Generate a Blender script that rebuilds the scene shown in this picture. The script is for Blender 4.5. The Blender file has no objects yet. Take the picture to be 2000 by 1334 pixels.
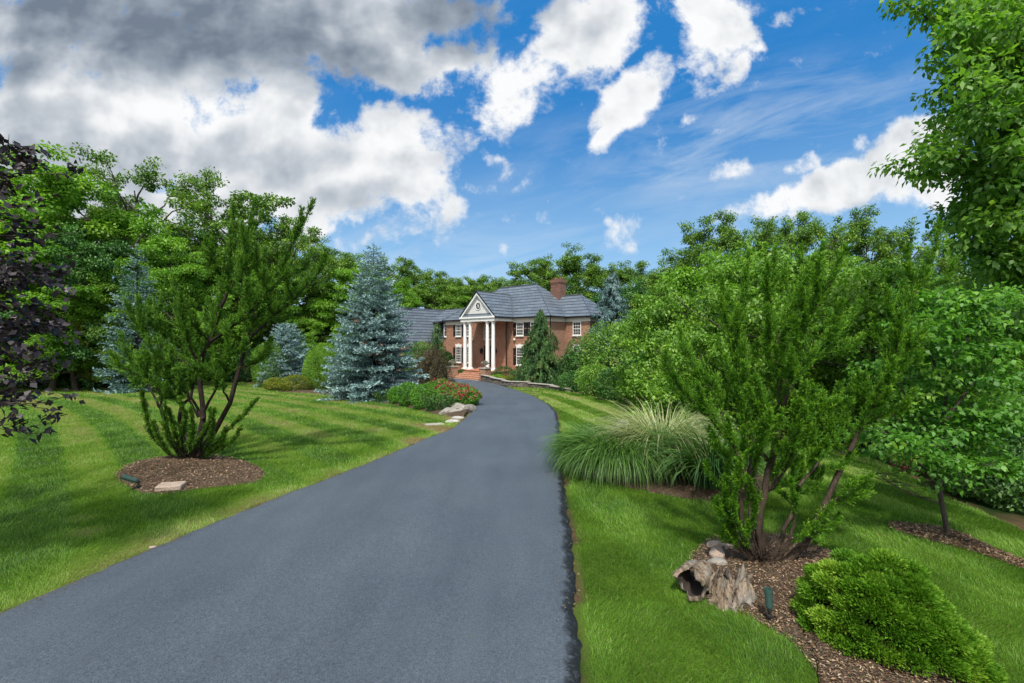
import bpy, bmesh, math, random
import numpy as np
from mathutils import Vector, Matrix

C = bpy.context.scene.collection
rng = np.random.default_rng(11)
random.seed(5)
PI = math.pi
R = math.radians
CAM_H, FPX = 2.5, 889.0          # camera height (m) and focal length in pixels of the 2000 px wide photograph

# ----------------------------------------------------------------------------- terrain
def sstep(t):
    t = np.clip(t, 0, 1)
    return t*t*(3-2*t)

def G(x, y):
    """height of the land"""
    x = np.asarray(x, float); y = np.asarray(y, float)
    z = -1.18*sstep((y-8)/36.0)
    z = z - 0.075*np.log1p(np.exp((np.clip(x, -40, 16)-2.6)*2.0))/2.0*(1-sstep((y-14)/14.0))
    z = z + 9.0*sstep((y-46)/70.0)*sstep((-x-4)/30.0)
    z = z + 3.0*sstep((y-62)/60.0)
    return z

def at(px, py):
    """the point of the land seen at a pixel of the 2000 px photograph"""
    u = (px-1000)/FPX; v = (667-py)/FPX
    lo, hi = 0.3, 0.3
    f = lambda d: CAM_H+v*d-float(G(u*d, d))
    while f(hi) > 0 and hi < 300: lo = hi; hi *= 1.07
    for _ in range(50):
        m = (lo+hi)/2
        if f(m) > 0: lo = m
        else: hi = m
    return np.array((u*lo, lo, float(G(u*lo, lo))))

def pt(px, py, Y):
    return np.array(((px-1000)/FPX*Y, Y, CAM_H+(667-py)/FPX*Y))

def inside(poly, x, y):
    poly = np.asarray(poly)
    r = np.zeros(x.shape, bool)
    n = len(poly); j = n-1
    for i in range(n):
        xi, yi = poly[i][:2]; xj, yj = poly[j][:2]
        c = ((yi > y) != (yj > y)) & (x < (xj-xi)*(y-yi)/(yj-yi+1e-12)+xi)
        r ^= c; j = i
    return r

def dist_line(line, x, y):
    d = np.full(x.shape, 1e9)
    for a, b in zip(line[:-1], line[1:]):
        ax, ay = a[:2]; bx, by = b[:2]
        L2 = (bx-ax)**2+(by-ay)**2+1e-12
        t = np.clip(((x-ax)*(bx-ax)+(y-ay)*(by-ay))/L2, 0, 1)
        d = np.minimum(d, np.hypot(x-ax-t*(bx-ax), y-ay-t*(by-ay)))
    return d

def smooth_line(pts, n):
    """Catmull-Rom through points, n samples, even in arc length"""
    p = np.asarray(pts, float)
    p = np.vstack([2*p[0]-p[1], p, 2*p[-1]-p[-2]])
    out = []
    for i in range(1, len(p)-2):
        for t in np.linspace(0, 1, 24, endpoint=False):
            a, b, c, d = p[i-1:i+3]
            out.append(.5*(2*b+(c-a)*t+(2*a-5*b+4*c-d)*t*t+(3*b-a-3*c+d)*t**3))
    out.append(p[-2]); out = np.array(out)
    s = np.r_[0, np.cumsum(np.linalg.norm(np.diff(out, axis=0), axis=1))]
    q = np.linspace(0, s[-1], n)
    return np.stack([np.interp(q, s, out[:, k]) for k in range(out.shape[1])], 1)

# ----------------------------------------------------------------------------- meshes
def npmesh(name, V, Q, mat, parent=None, attrs=None, smooth=False):
    V = np.asarray(V, np.float32).reshape(-1, 3); Q = np.asarray(Q, np.int32)
    me = bpy.data.meshes.new(name)
    me.vertices.add(len(V)); me.vertices.foreach_set('co', V.ravel())
    m, k = Q.shape
    me.loops.add(m*k); me.loops.foreach_set('vertex_index', Q.ravel())
    me.polygons.add(m); me.polygons.foreach_set('loop_start', np.arange(0, m*k, k, dtype=np.int32))
    me.update(calc_edges=True)
    for an, (dom, arr) in (attrs or {}).items():
        a = me.attributes.new(an, 'FLOAT', dom)
        a.data.foreach_set('value', np.asarray(arr, np.float32))
    if smooth:
        me.polygons.foreach_set('use_smooth', np.ones(m, bool))
    if mat: me.materials.append(mat)
    o = bpy.data.objects.new(name, me); C.objects.link(o)
    if parent: o.parent = parent
    return o

class Acc:
    def __init__(s): s.V = []; s.Q = []; s.n = 0; s.a = []
    def add(s, V, Q, a=None):
        V = np.asarray(V, float).reshape(-1, 3); Q = np.asarray(Q, int)
        s.V.append(V); s.Q.append(Q+s.n); s.n += len(V)
        if a is not None: s.a.append(np.broadcast_to(a, (len(Q),)))
    def build(s, name, mat, parent=None, smooth=False):
        at_ = {'v': ('FACE', np.concatenate(s.a))} if s.a else None
        return npmesh(name, np.vstack(s.V), np.vstack(s.Q), mat, parent, at_, smooth)

def norm(a): return a/(np.linalg.norm(a, axis=-1, keepdims=True)+1e-9)

def leafquads(P, D, N, L, W, fold=.12, droop=.12, mid=.45):
    P = np.asarray(P, float); n = len(P)
    L = np.broadcast_to(L, (n,))[:, None]; W = np.broadcast_to(W, (n,))[:, None]
    D = norm(D); S = norm(np.cross(D, N)); N = np.cross(S, D)
    v1 = P+D*L*mid+S*W/2+N*fold*W
    v3 = P+D*L*mid-S*W/2+N*fold*W
    V = np.stack([P, v1, P+D*L-N*droop*L, v3], 1).reshape(-1, 3)
    return V, np.arange(4*n).reshape(-1, 4)

def tube(path, rad, sides=7, wob=0.0):
    path = np.asarray(path, float); k = len(path); rad = np.broadcast_to(rad, (k,))
    T = np.gradient(path, axis=0); T = norm(T)
    ref = np.array((.31, .17, .93)) if abs(T[0][2]) < .9 else np.array((1., .1, .05))
    V = []
    u = norm(np.cross(T[0], ref))
    ang = np.arange(sides)*2*PI/sides
    for i in range(k):
        u = norm(u-T[i]*np.dot(u, T[i])); w = np.cross(T[i], u)
        r = rad[i]*(1+wob*rng.normal(size=sides)) if wob else rad[i]*np.ones(sides)
        V.append(path[i]+(np.cos(ang)*r)[:, None]*u+(np.sin(ang)*r)[:, None]*w)
    V = np.vstack(V); Q = []
    for i in range(k-1):
        for j in range(sides):
            a = i*sides+j; b = i*sides+(j+1) % sides
            Q.append((a, b, b+sides, a+sides))
    return V, np.array(Q)

class MB:
    """hard-surface pieces joined into one mesh"""
    def __init__(s): s.v = []; s.f = []
    def poly(s, pts): 
        n = len(s.v); s.v += [tuple(p) for p in pts]; s.f.append(tuple(range(n, n+len(pts)))); return s
    def box(s, x0, x1, y0, y1, z0, z1):
        n = len(s.v)
        s.v += [(x, y, z) for z in (z0, z1) for y in (y0, y1) for x in (x0, x1)]
        s.f += [tuple(n+i for i in q) for q in ((0, 2, 3, 1), (4, 5, 7, 6), (0, 1, 5, 4), (2, 6, 7, 3), (0, 4, 6, 2), (1, 3, 7, 5))]
        return s
    def prism(s, pts, y0, y1):
        """outline in x-z, extruded along y"""
        n = len(s.v); k = len(pts)
        s.v += [(x, y0, z) for x, z in pts]+[(x, y1, z) for x, z in pts]
        s.f.append(tuple(range(n, n+k))); s.f.append(tuple(range(n+2*k-1, n+k-1, -1)))
        for i in range(k):
            j = (i+1) % k; s.f.append((n+j, n+i, n+k+i, n+k+j))
        return s
    def slab(s, pts, th):
        """a thick sheet: 3-D outline, dropped straight down by th"""
        n = len(s.v); k = len(pts)
        s.v += [tuple(p) for p in pts]+[(p[0], p[1], p[2]-th) for p in pts]
        s.f.append(tuple(range(n, n+k))); s.f.append(tuple(range(n+2*k-1, n+k-1, -1)))
        for i in range(k):
            j = (i+1) % k; s.f.append((n+j, n+i, n+k+i, n+k+j))
        return s
    def lathe(s, prof, cx=0, cy=0, z=0, sides=20):
        n = len(s.v); k = len(prof)
        for r, h in prof:
            for j in range(sides):
                a = 2*PI*j/sides; s.v.append((cx+r*math.cos(a), cy+r*math.sin(a), z+h))
        for i in range(k-1):
            for j in range(sides):
                a = n+i*sides+j; b = n+i*sides+(j+1) % sides
                s.f.append((a, b, b+sides, a+sides))
        s.f.append(tuple(n+j for j in range(sides))[::-1]); s.f.append(tuple(n+(k-1)*sides+j for j in range(sides)))
        return s
    def tube(s, path, r, sides=8):
        V, Q = tube(path, r, sides); n = len(s.v)
        s.v += [tuple(p) for p in V]; s.f += [tuple(int(i)+n for i in q) for q in Q]
        k = len(path); s.f.append(tuple(n+j for j in range(sides))[::-1]); s.f.append(tuple(n+(k-1)*sides+j for j in range(sides)))
        return s
    def build(s, name, mat, parent=None, smooth=False, bevel=0):
        me = bpy.data.meshes.new(name); me.from_pydata(s.v, [], s.f); me.update()
        bm = bmesh.new(); bm.from_mesh(me); bmesh.ops.recalc_face_normals(bm, faces=bm.faces)
        if bevel: bmesh.ops.bevel(bm, geom=bm.edges[:], offset=bevel, segments=1, affect='EDGES', profile=.5)
        bm.to_mesh(me); bm.free()
        if smooth:
            me.polygons.foreach_set('use_smooth', np.ones(len(me.polygons), bool))
        me.materials.append(mat)
        o = bpy.data.objects.new(name, me); C.objects.link(o)
        if parent: o.parent = parent
        return o

def tag(o, label=None, cat=None, group=None, kind=None):
    for k, v in (('label', label), ('category', cat), ('group', group), ('kind', kind)):
        if v: o[k] = v
    return o

def thing(name, label, cat, loc=(0, 0, 0), rz=0, group=None, scale=1):
    o = bpy.data.objects.new(name, None); C.objects.link(o)
    o.location = [float(c) for c in loc]; o.rotation_euler = (0, 0, rz); o.scale = (scale,)*3
    o.empty_display_size = .2
    return tag(o, label, cat, group)

def dup(root, loc, rz=0, scale=1, label=None, group=None, cat=None):
    r = root.copy(); C.objects.link(r)
    r.location = [float(c) for c in loc]; r.rotation_euler = (0, 0, rz)
    r.scale = (scale,)*3 if np.isscalar(scale) else scale
    tag(r, label, cat, group)
    for ch in list(root.children):
        c = ch.copy(); C.objects.link(c); c.parent = r
        for g in list(ch.children):
            d = g.copy(); C.objects.link(d); d.parent = c
    return r

# ----------------------------------------------------------------------------- materials
class NT:
    def __init__(s, tree): s.t = tree; s.n = tree.nodes; s.l = tree.links
    def node(s, typ, **kw):
        n = s.n.new(typ)
        for k, v in kw.items():
            setattr(n, k, v)
        return n
    def put(s, sock, v):
        if isinstance(v, bpy.types.NodeSocket): s.l.new(v, sock)
        elif v is not None:
            if hasattr(sock.default_value, '__len__') and not hasattr(v, '__len__'): v = (v,)*len(sock.default_value)
            if hasattr(sock.default_value, '__len__') and len(sock.default_value) == 4 and len(v) == 3: v = (*v, 1)
            sock.default_value = v
    def m(s, op, a, b=None, c=None, clamp=False):
        n = s.node('ShaderNodeMath', operation=op, use_clamp=clamp)
        for i, v in enumerate((a, b, c)):
            if v is not None: s.put(n.inputs[i], v)
        return n.outputs[0]
    def v(s, op, a, b=None, sc=None):
        n = s.node('ShaderNodeVectorMath', operation=op)
        s.put(n.inputs[0], a)
        if b is not None: s.put(n.inputs[1], b)
        if sc is not None: s.put(n.inputs['Scale'], sc)
        return n.outputs['Value' if op in ('LENGTH', 'DOT_PRODUCT', 'DISTANCE') else 'Vector']
    def noise(s, vec, scale, detail=4, rough=.55, dist=0, out='Fac'):
        n = s.node('ShaderNodeTexNoise'); s.put(n.inputs['Vector'], vec)
        n.inputs['Scale'].default_value = scale; n.inputs['Detail'].default_value = detail
        n.inputs['Roughness'].default_value = rough; n.inputs['Distortion'].default_value = dist
        return n.outputs[out]
    def remap(s, x, a, b, c=0., d=1., smooth=False):
        n = s.node('ShaderNodeMapRange', interpolation_type='SMOOTHSTEP' if smooth else 'LINEAR')
        for i, v in enumerate((x, a, b, c, d)): s.put(n.inputs[i], v)
        return n.outputs[0]
    def mix(s, f, a, b, mode='MIX'):
        n = s.node('ShaderNodeMix', data_type='RGBA', blend_type=mode)
        s.put(n.inputs[0], f); s.put(n.inputs[6], a); s.put(n.inputs[7], b)
        return n.outputs[2]
    def attr(s, name): 
        n = s.node('ShaderNodeAttribute'); n.attribute_name = name; return n.outputs['Fac']
    def ramp(s, f, stops):
        n = s.node('ShaderNodeValToRGB'); e = n.color_ramp.elements
        while len(e) > 1: e.remove(e[-1])
        e[0].position = stops[0][0]; e[0].color = (*stops[0][1], 1)
        for p, c in stops[1:]:
            k = e.new(p); k.color = (*c, 1)
        s.put(n.inputs[0], f); return n.outputs[0]
    def xyz(s, v):
        n = s.node('ShaderNodeSeparateXYZ'); s.put(n.inputs[0], v); return n.outputs
    def comb(s, x, y, z):
        n = s.node('ShaderNodeCombineXYZ')
        for i, v in enumerate((x, y, z)): s.put(n.inputs[i], v)
        return n.outputs[0]

def newmat(name):
    m = bpy.data.materials.new(name); m.use_nodes = True; m.node_tree.nodes.clear()
    t = NT(m.node_tree); out = t.node('ShaderNodeOutputMaterial')
    return m, t, out

def principled(t, out, col, rough=.7, bump=None, bstr=.3, bdist=.02, spec=.3, metal=0):
    b = t.node('ShaderNodeBsdfPrincipled')
    t.put(b.inputs['Base Color'], col); t.put(b.inputs['Roughness'], rough)
    b.inputs['Specular IOR Level'].default_value = spec; b.inputs['Metallic'].default_value = metal
    if bump is not None:
        n = t.node('ShaderNodeBump'); n.inputs['Strength'].default_value = bstr; n.inputs['Distance'].default_value = bdist
        t.put(n.inputs['Height'], bump); t.l.new(n.outputs[0], b.inputs['Normal'])
    t.l.new(b.outputs[0], out.inputs[0]); return b

def leafmat(name, stops, trans=.35, gloss=.06, rough=.45, tcol=1.3, k=1.0):
    """leaf colour by the leaf's own value v"""
    gloss *= .6; rough = max(rough, .55); stops = [(p_, tuple(min(.8, c_*k) for c_ in col_)) for p_, col_ in stops]
    m, t, out = newmat(name)
    col = t.ramp(t.attr('v'), stops)
    d = t.node('ShaderNodeBsdfDiffuse'); t.put(d.inputs[0], col)
    tr = t.node('ShaderNodeBsdfTranslucent'); t.put(tr.inputs[0], t.mix(1., col, (tcol, tcol*1.05, tcol*.6), 'MULTIPLY'))
    g = t.node('ShaderNodeBsdfGlossy'); g.inputs['Roughness'].default_value = rough; g.inputs[0].default_value = (1, 1, 1, 1)
    a = t.node('ShaderNodeMixShader'); a.inputs[0].default_value = trans
    t.l.new(d.outputs[0], a.inputs[1]); t.l.new(tr.outputs[0], a.inputs[2])
    b = t.node('ShaderNodeMixShader'); b.inputs[0].default_value = gloss
    t.l.new(a.outputs[0], b.inputs[1]); t.l.new(g.outputs[0], b.inputs[2])
    t.l.new(b.outputs[0], out.inputs[0])
    return m

def simple(name, col, rough=.6, nscale=None, namp=.25, bump=0, spec=.3, bscale=None, metal=0):
    m, t, out = newmat(name)
    tc = t.node('ShaderNodeTexCoord').outputs['Object']
    if nscale:
        n = t.noise(tc, nscale, 6, .6)
        c = t.mix(n, tuple(v*(1-namp) for v in col), tuple(min(1, v*(1+namp)) for v in col))
    else: c = col
    h = t.noise(tc, bscale or nscale or 20, 5, .6) if bump else None
    principled(t, out, c, rough, h, 1 if bump else 0, bump, spec, metal)
    return m

def bark(name, c0, c1, sc=9):
    m, t, out = newmat(name)
    tc = t.node('ShaderNodeTexCoord').outputs['Object']
    st = t.v('MULTIPLY', tc, (1, 1, .25))
    n = t.noise(st, sc, 6, .65); 
    principled(t, out, t.mix(t.remap(n, .3, .7), c0, c1), .9, t.noise(st, sc*2.5, 6, .7), 1, .03, .1)
    return m
# ----------------------------------------------------------------------------- sun, sky, camera
SUN_AZ, SUN_EL = R(189), R(57)      # azimuth clockwise from +Y (the view), so the sun stands behind the camera to its left
sun_dir = Vector((math.sin(SUN_AZ)*math.cos(SUN_EL), math.cos(SUN_AZ)*math.cos(SUN_EL), math.sin(SUN_EL)))
ld = bpy.data.lights.new('sun', 'SUN'); ld.energy = 2.7; ld.angle = R(4); ld.color = (1, .94, .85)
lo = bpy.data.objects.new('sun', ld); C.objects.link(lo); lo.rotation_euler = sun_dir.to_track_quat('Z', 'Y').to_euler()
lo.location = (-20, -20, 40)

W = bpy.data.worlds.new('World'); bpy.context.scene.world = W; W.use_nodes = True
W.node_tree.nodes.clear(); t = NT(W.node_tree)
wout = t.node('ShaderNodeOutputWorld'); bg = t.node('ShaderNodeBackground'); bg.inputs[1].default_value = .1
t.l.new(bg.outputs[0], wout.inputs[0])
sky = t.node('ShaderNodeTexSky', sky_type='NISHITA', sun_disc=False, sun_elevation=SUN_EL, sun_rotation=SUN_AZ, air_density=1.0, dust_density=.3, ozone_density=3.0)
dirv = t.v('NORMALIZE', t.node('ShaderNodeTexCoord').outputs['Generated'])
x, y, z = t.xyz(dirv)
hs = t.node('ShaderNodeHueSaturation'); hs.inputs['Saturation'].default_value = 1.25; hs.inputs['Value'].default_value = 1.0
t.l.new(sky.outputs[0], hs.inputs['Color'])
zc = t.m('MAXIMUM', z, .0)
blue = t.mix(t.remap(zc, .06, .50, 0, 1, True), (2.0, 3.45, 5.0), (.12, 1.28, 3.45))
skyc = t.mix(.85, hs.outputs[0], blue)
# clouds: one layer in the sky directions; the big banks are placed by direction, their edges come from noise
yc = t.m('MAXIMUM', y, .12)
U = t.m('DIVIDE', x, yc); V_ = t.m('DIVIDE', z, yc)
p0 = t.comb(U, V_, 0)
wr = t.node('ShaderNodeVectorRotate', rotation_type='Z_AXIS'); t.put(wr.inputs['Vector'], p0)
warp = t.noise(p0, 2.6, 3, .5, out='Color')
p1 = t.v('ADD', p0, t.v('SCALE', t.v('SUBTRACT', warp, (.5, .5, .5)), sc=.10))
def blobs(p, lst):
    acc = None
    for (cx, cy, rx, ry, ang, w) in lst:
        c = ((cx-1000)/FPX, (667-cy)/FPX, 0)
        d = t.v('SUBTRACT', p, c)
        vr = t.node('ShaderNodeVectorRotate', rotation_type='Z_AXIS'); t.put(vr.inputs['Vector'], d); vr.inputs['Angle'].default_value = R(-ang)
        q = t.v('MULTIPLY', vr.outputs[0], (FPX/rx, FPX/ry, 0))
        b = t.m('MULTIPLY', t.remap(t.v('LENGTH', q), 1.6, .12, 0, 1.08, True), w)
        acc = b if acc is None else t.m('MAXIMUM', acc, b)
    return acc
# (px, py, radius along, radius across, tilt, weight): white banks
cum = [(300, 60, 640, 165, 0, 1.05), (120, 260, 420, 150, 0, 1.1), (480, 300, 300, 130, -15, 1.1), (560, 215, 90, 110, 0, 1.0), (760, 300, 110, 115, -30, 1.1),
       (800, 370, 100, 65, -35, .95), (640, 370, 170, 90, -10, .95), (600, 440, 130, 45, 10, .75), (300, 420, 330, 70, 0, .95),
       (800, 30, 260, 60, 4, .95), (760, 125, 130, 75, -20, 1.0), (870, 110, 130, 55, 0, .7),
       (1130, 70, 130, 95, 42, 1.05), (1030, 170, 150, 75, 40, 1.0), (985, 225, 60, 40, 40, .6),
       (1225, 190, 105, 50, 55, 1.0), (1190, 265, 60, 30, 55, .8), (1395, 50, 110, 80, 65, 1.0), (1440, 120, 75, 35, 45, .62), (1550, 20, 90, 25, 20, .5), (1370, 130, 60, 30, 60, .6),
       (1660, 350, 270, 48, 20, 1.05), (1780, 285, 110, 50, 28, .95), (1530, 395, 140, 42, 22, .9), (1860, 370, 180, 60, 0, .8), (1560, 325, 60, 25, 20, .65),
       
       ]
small = [(1428, 341, 40, 20, 12, 1.0), (1205, 452, 45, 22, 25, .68), (1220, 472, 30, 14, 30, .6), (1185, 436, 12, 10, 0, .6), (1120, 452, 16, 9, 15, .5),
       (925, 370, 34, 12, 8, .62), (1025, 369, 32, 12, 8, .62), (968, 322, 40, 16, -5, .6), (880, 262, 26, 36, 20, .58), (998, 338, 20, 22, 30, .5), (860, 462, 30, 16, 20, .58), (790, 440, 70, 32, 10, .5), (730, 466, 22, 14, 20, .6), (972, 478, 14, 12, 0, .55),
       (1390, 270, 22, 12, 30, .55), (1335, 238, 26, 16, 30, .55), (650, 470, 100, 24, 0, .5), (1680, 272, 20, 14, 0, .5)]
field = blobs(p1, cum)
behind = t.m('MULTIPLY', t.remap(y, .16, .0, 0, 1, True), t.remap(t.noise(dirv, 2.2, 3), .36, .55, 0, 1.2))  # unseen cloud behind the camera, cover thickened to give frontal fill light
field = t.m('MAXIMUM', field, behind)
n1 = t.noise(t.v('ADD', p1, (3.1, 1.7, 0)), 5.2, 12, .58)
n2 = t.noise(t.v('ADD', p1, (7.7, 2.2, .4)), 17, 9, .62)
nn = t.m('ADD', t.m('MULTIPLY', t.m('SUBTRACT', n1, .5), 2.1), t.m('MULTIPLY', t.m('SUBTRACT', n2, .5), 1.25))
n4 = t.noise(t.v('ADD', p1, (1.1, 5.2, .2)), 20, 9, .62)
dsm = t.m('SUBTRACT', t.m('ADD', blobs(p1, small), t.m('MULTIPLY', t.m('SUBTRACT', n4, .5), 2.6)), .34)
dens = t.m('MAXIMUM', t.m('SUBTRACT', t.m('ADD', field, nn), .40), t.m('MULTIPLY', dsm, .45))
cover = t.remap(dens, -.04, .42, 0, 1, True)
# thin cirrus
pr = t.node('ShaderNodeVectorRotate', rotation_type='Z_AXIS'); t.put(pr.inputs['Vector'], p0); pr.inputs['Angle'].default_value = R(-14)
ci = t.noise(t.v('MULTIPLY', pr.outputs[0], (1.0, 4.2, 1)), 3.2, 9, .62, .6)
cir = t.m('MULTIPLY', t.remap(ci, .42, .75, 0, .62), t.m('MAXIMUM', blobs(p0, [(1500, 270, 330, 130, 10, 1), (1000, 540, 620, 110, 0, .8), (1150, 330, 250, 110, 0, .4)]), .06))
# dark undersides
dark = blobs(t.v('ADD', p0, t.v('SCALE', t.v('SUBTRACT', warp, (.5, .5, .5)), sc=.16)),
             [(250, 40, 620, 125, -2, 1.0), (600, 110, 240, 90, -18, .95), (880, 20, 190, 95, 10, 1.0), (40, 130, 220, 60, 0, .75), (200, 300, 400, 75, -8, .46), (80, 250, 200, 60, 0, .36), (540, 330, 180, 60, -10, .34), (680, 400, 140, 42, 8, .55),
              (400, 420, 330, 60, 0, .42), (960, 60, 70, 40, 0, .5), (1620, 420, 200, 22, 15, .28), (1050, 150, 60, 30, 40, .12), (790, 350, 80, 40, -20, .18)])
na = t.noise(t.v('ADD', p1, (3.1, 1.7, 0)), 5.2, 4, .5); nb = t.noise(t.v('ADD', p1, (3.1-.03, 1.7+.035, 0)), 5.2, 4, .5)
n3 = t.noise(t.v('MULTIPLY', p1, (.8, 1.7, 1)), 2.6, 6, .55)
dk = t.m('MULTIPLY', dark, t.remap(n3, .26, .74, .56, .97))
dk = t.m('ADD', dk, t.m('MULTIPLY', t.m('SUBTRACT', na, nb), 1.5))
dk = t.m('ADD', dk, t.remap(n3, .35, .65, -.06, .12))
dk = t.m('ADD', dk, t.remap(dens, .25, .9, 0, .10), clamp=True)
ccol = t.ramp(dk, [(0, (5.5, 5.55, 5.6)), (.14, (5.0, 5.1, 5.2)), (.4, (3.3, 3.55, 3.85)), (.7, (1.9, 2.2, 2.6)), (1, (1.0, 1.25, 1.62))])
near_sun = t.m('POWER', t.m('MAXIMUM', t.v('DOT_PRODUCT', dirv, tuple(sun_dir)), 0.), 2.)
ccol = t.v('SCALE', ccol, sc=t.m('MULTIPLY_ADD', near_sun, 1.1, 1.))  # clouds around the sun, mostly out of view, brightened to add to the fill
skyc = t.mix(cir, skyc, (4.0, 4.5, 5.0))
skyc = t.mix(cover, skyc, ccol)
skyc = t.mix(t.remap(z, -.02, -.08, 0, 1), skyc, (.25, .35, .18))
t.put(bg.inputs[0], skyc)

cd = bpy.data.cameras.new('camera'); cam = bpy.data.objects.new('camera', cd); C.objects.link(cam)
cam.location = (0, 0, CAM_H); cam.rotation_euler = (PI/2, 0, 0)
cd.sensor_width = 36; cd.lens = 36*FPX/2000; cd.clip_end = 2000; cd.clip_start = .05
S = bpy.context.scene; S.camera = cam
S.view_settings.view_transform = 'Standard'; S.view_settings.look = 'None'; S.view_settings.exposure = 0.82; S.view_settings.gamma = 1
S.view_settings.use_curve_mapping = False
S.cycles.max_bounces = 7; S.cycles.diffuse_bounces = 4; S.cycles.glossy_bounces = 3; S.cycles.transmission_bounces = 4; S.cycles.transparent_max_bounces = 6
S.cycles.use_denoising = True
S.cycles.caustics_reflective = False; S.cycles.caustics_refractive = False

# ----------------------------------------------------------------------------- layout
EL = [(0, 1200), (300, 1072), (500, 990), (640, 937), (760, 889), (835, 856), (880, 838), (909, 815.5), (923, 801), (925, 788), (903, 772), (848, 762), (760, 757), (690, 755)]
ER = [(1136, 1200), (1124, 1072), (1113, 990), (1106.5, 937), (1101, 889), (1098, 856), (1095, 836), (1090, 809), (1074, 792), (1034, 771), (983, 754.5), (938, 744.5), (880, 739), (760, 733)]
w0 = at(0, 1200); w1 = at(300, 1072)
wl = [np.array((w0[0]+(w0[0]-w1[0])*k_, w0[1]+(w0[1]-w1[1])*k_, 0)) for k_ in (6, 3, 1)]+[at(*p) for p in EL]
w2 = at(1136, 1200); w3 = at(1124, 1072)
wr_ = [np.array((w2[0]+(w2[0]-w3[0])*k_, w2[1]+(w2[1]-w3[1])*k_, 0)) for k_ in (6, 3, 1)]+[at(*p) for p in ER]
def cr(pts, n):
    p = np.asarray(pts, float); p = np.vstack([2*p[0]-p[1], p, 2*p[-1]-p[-2]]); o = []
    for i in range(1, len(p)-2):
        for s in np.linspace(0, 1, n, endpoint=False):
            a, b, c, d = p[i-1:i+3]
            o.append(.5*(2*b+(c-a)*s+(2*a-5*b+4*c-d)*s*s+(3*b-a-3*c+d)*s**3))
    o.append(p[-2]); return np.array(o)
LL, RR = cr(wl, 24), cr(wr_, 24)
k = np.arange(len(RR))
RR[:, 0] += np.convolve(np.random.default_rng(9).normal(0, .022, len(k)), [.25, .5, .25], 'same')+.010*np.sin(k*.31+1)
LL[:, 0] += np.convolve(np.random.default_rng(10).normal(0, .02, len(k)), [.25, .5, .25], 'same')
drive_poly = np.vstack([LL, RR[::-1]])[:, :2]

def bed(pts): return smooth_line([tuple(at(*p)[:2]) for p in pts]+[tuple(at(*pts[0])[:2])], 90)[:-1]
BED_J = bed([(222, 928), (255, 906), (320, 893), (400, 889), (470, 899), (513, 918), (512, 938), (470, 948), (410, 954), (345, 963), (285, 966), (240, 948)])
BED_S = bed([(1350, 1078), (1338, 1120), (1375, 1175), (1440, 1198), (1500, 1228), (1550, 1262), (1600, 1330), (1640, 1420), (1930, 1400), (1900, 1290), (1810, 1205), (1710, 1130), (1630, 1082), (1560, 1050), (1450, 1040), (1390, 1052)])
BED_T = bed([(1735, 1020), (1800, 1026), (1870, 1040), (1960, 1080), (2080, 1130), (2000, 1112), (1900, 1078), (1800, 1052), (1745, 1035)])
BED_G = bed([(1112, 915), (1150, 935), (1215, 952), (1300, 970), (1400, 982), (1470, 975), (1500, 940), (1420, 880), (1330, 855), (1200, 850), (1120, 870)])
sp_front = [(500, 752), (548, 766), (620, 769), (680, 778), (755, 789), (800, 797), (850, 809), (885, 815), (905, 816)]
sp_back = [(925, 800), (924, 788), (903, 773), (848, 763.5), (760, 758.5), (690, 756), (640, 745), (560, 742), (500, 742)]
BED_P = np.array([at(*p)[:2] for p in sp_front+sp_back])
lawn_l = [(-30., -14.)]+[tuple(p[:2]) for p in LL[:24*11]]+[tuple(at(*p)[:2]) for p in sp_front[::-1]]+[tuple(at(*p)[:2]) for p in [(470, 745), (400, 733), (300, 726), (215, 722), (130, 722)]]+[(-44., 27.), (-40., 5.)]
rb = [(986, 756), (1060, 757), (1105, 764), (1150, 773), (1230, 791), (1300, 812), (1450, 842), (1650, 868), (1765, 925), (1830, 962), (1990, 1032), (2150, 1120)]
RB = [at(*p)[:2] for p in rb]
lawn_r = [tuple(p[:2]) for p in RR[:24*13]]+[tuple(p) for p in RB]+[(8.8, 1.), (8., -14.)]
lawn_l = np.array(lawn_l); lawn_r = np.array(lawn_r)

_tab = np.random.default_rng(3).random((256, 256))
def vnoise(x, y, s, o=0):
    x = np.asarray(x)*s+o*17.3; y = np.asarray(y)*s+o*7.1
    xi = np.floor(x).astype(int); yi = np.floor(y).astype(int)
    fx = sstep(x-xi); fy = sstep(y-yi)
    g = lambda a, b: _tab[a % 256, b % 256]
    return (g(xi, yi)*(1-fx)+g(xi+1, yi)*fx)*(1-fy)+(g(xi, yi+1)*(1-fx)+g(xi+1, yi+1)*fx)*fy

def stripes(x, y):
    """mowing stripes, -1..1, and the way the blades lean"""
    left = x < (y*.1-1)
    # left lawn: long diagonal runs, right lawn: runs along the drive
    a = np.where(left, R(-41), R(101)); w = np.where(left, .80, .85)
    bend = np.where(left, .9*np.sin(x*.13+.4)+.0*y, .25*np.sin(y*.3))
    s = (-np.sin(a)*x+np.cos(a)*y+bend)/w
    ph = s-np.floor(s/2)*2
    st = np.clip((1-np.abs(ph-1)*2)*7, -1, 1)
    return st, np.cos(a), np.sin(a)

def left_(x, y): return x < (y*.1-1)

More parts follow.
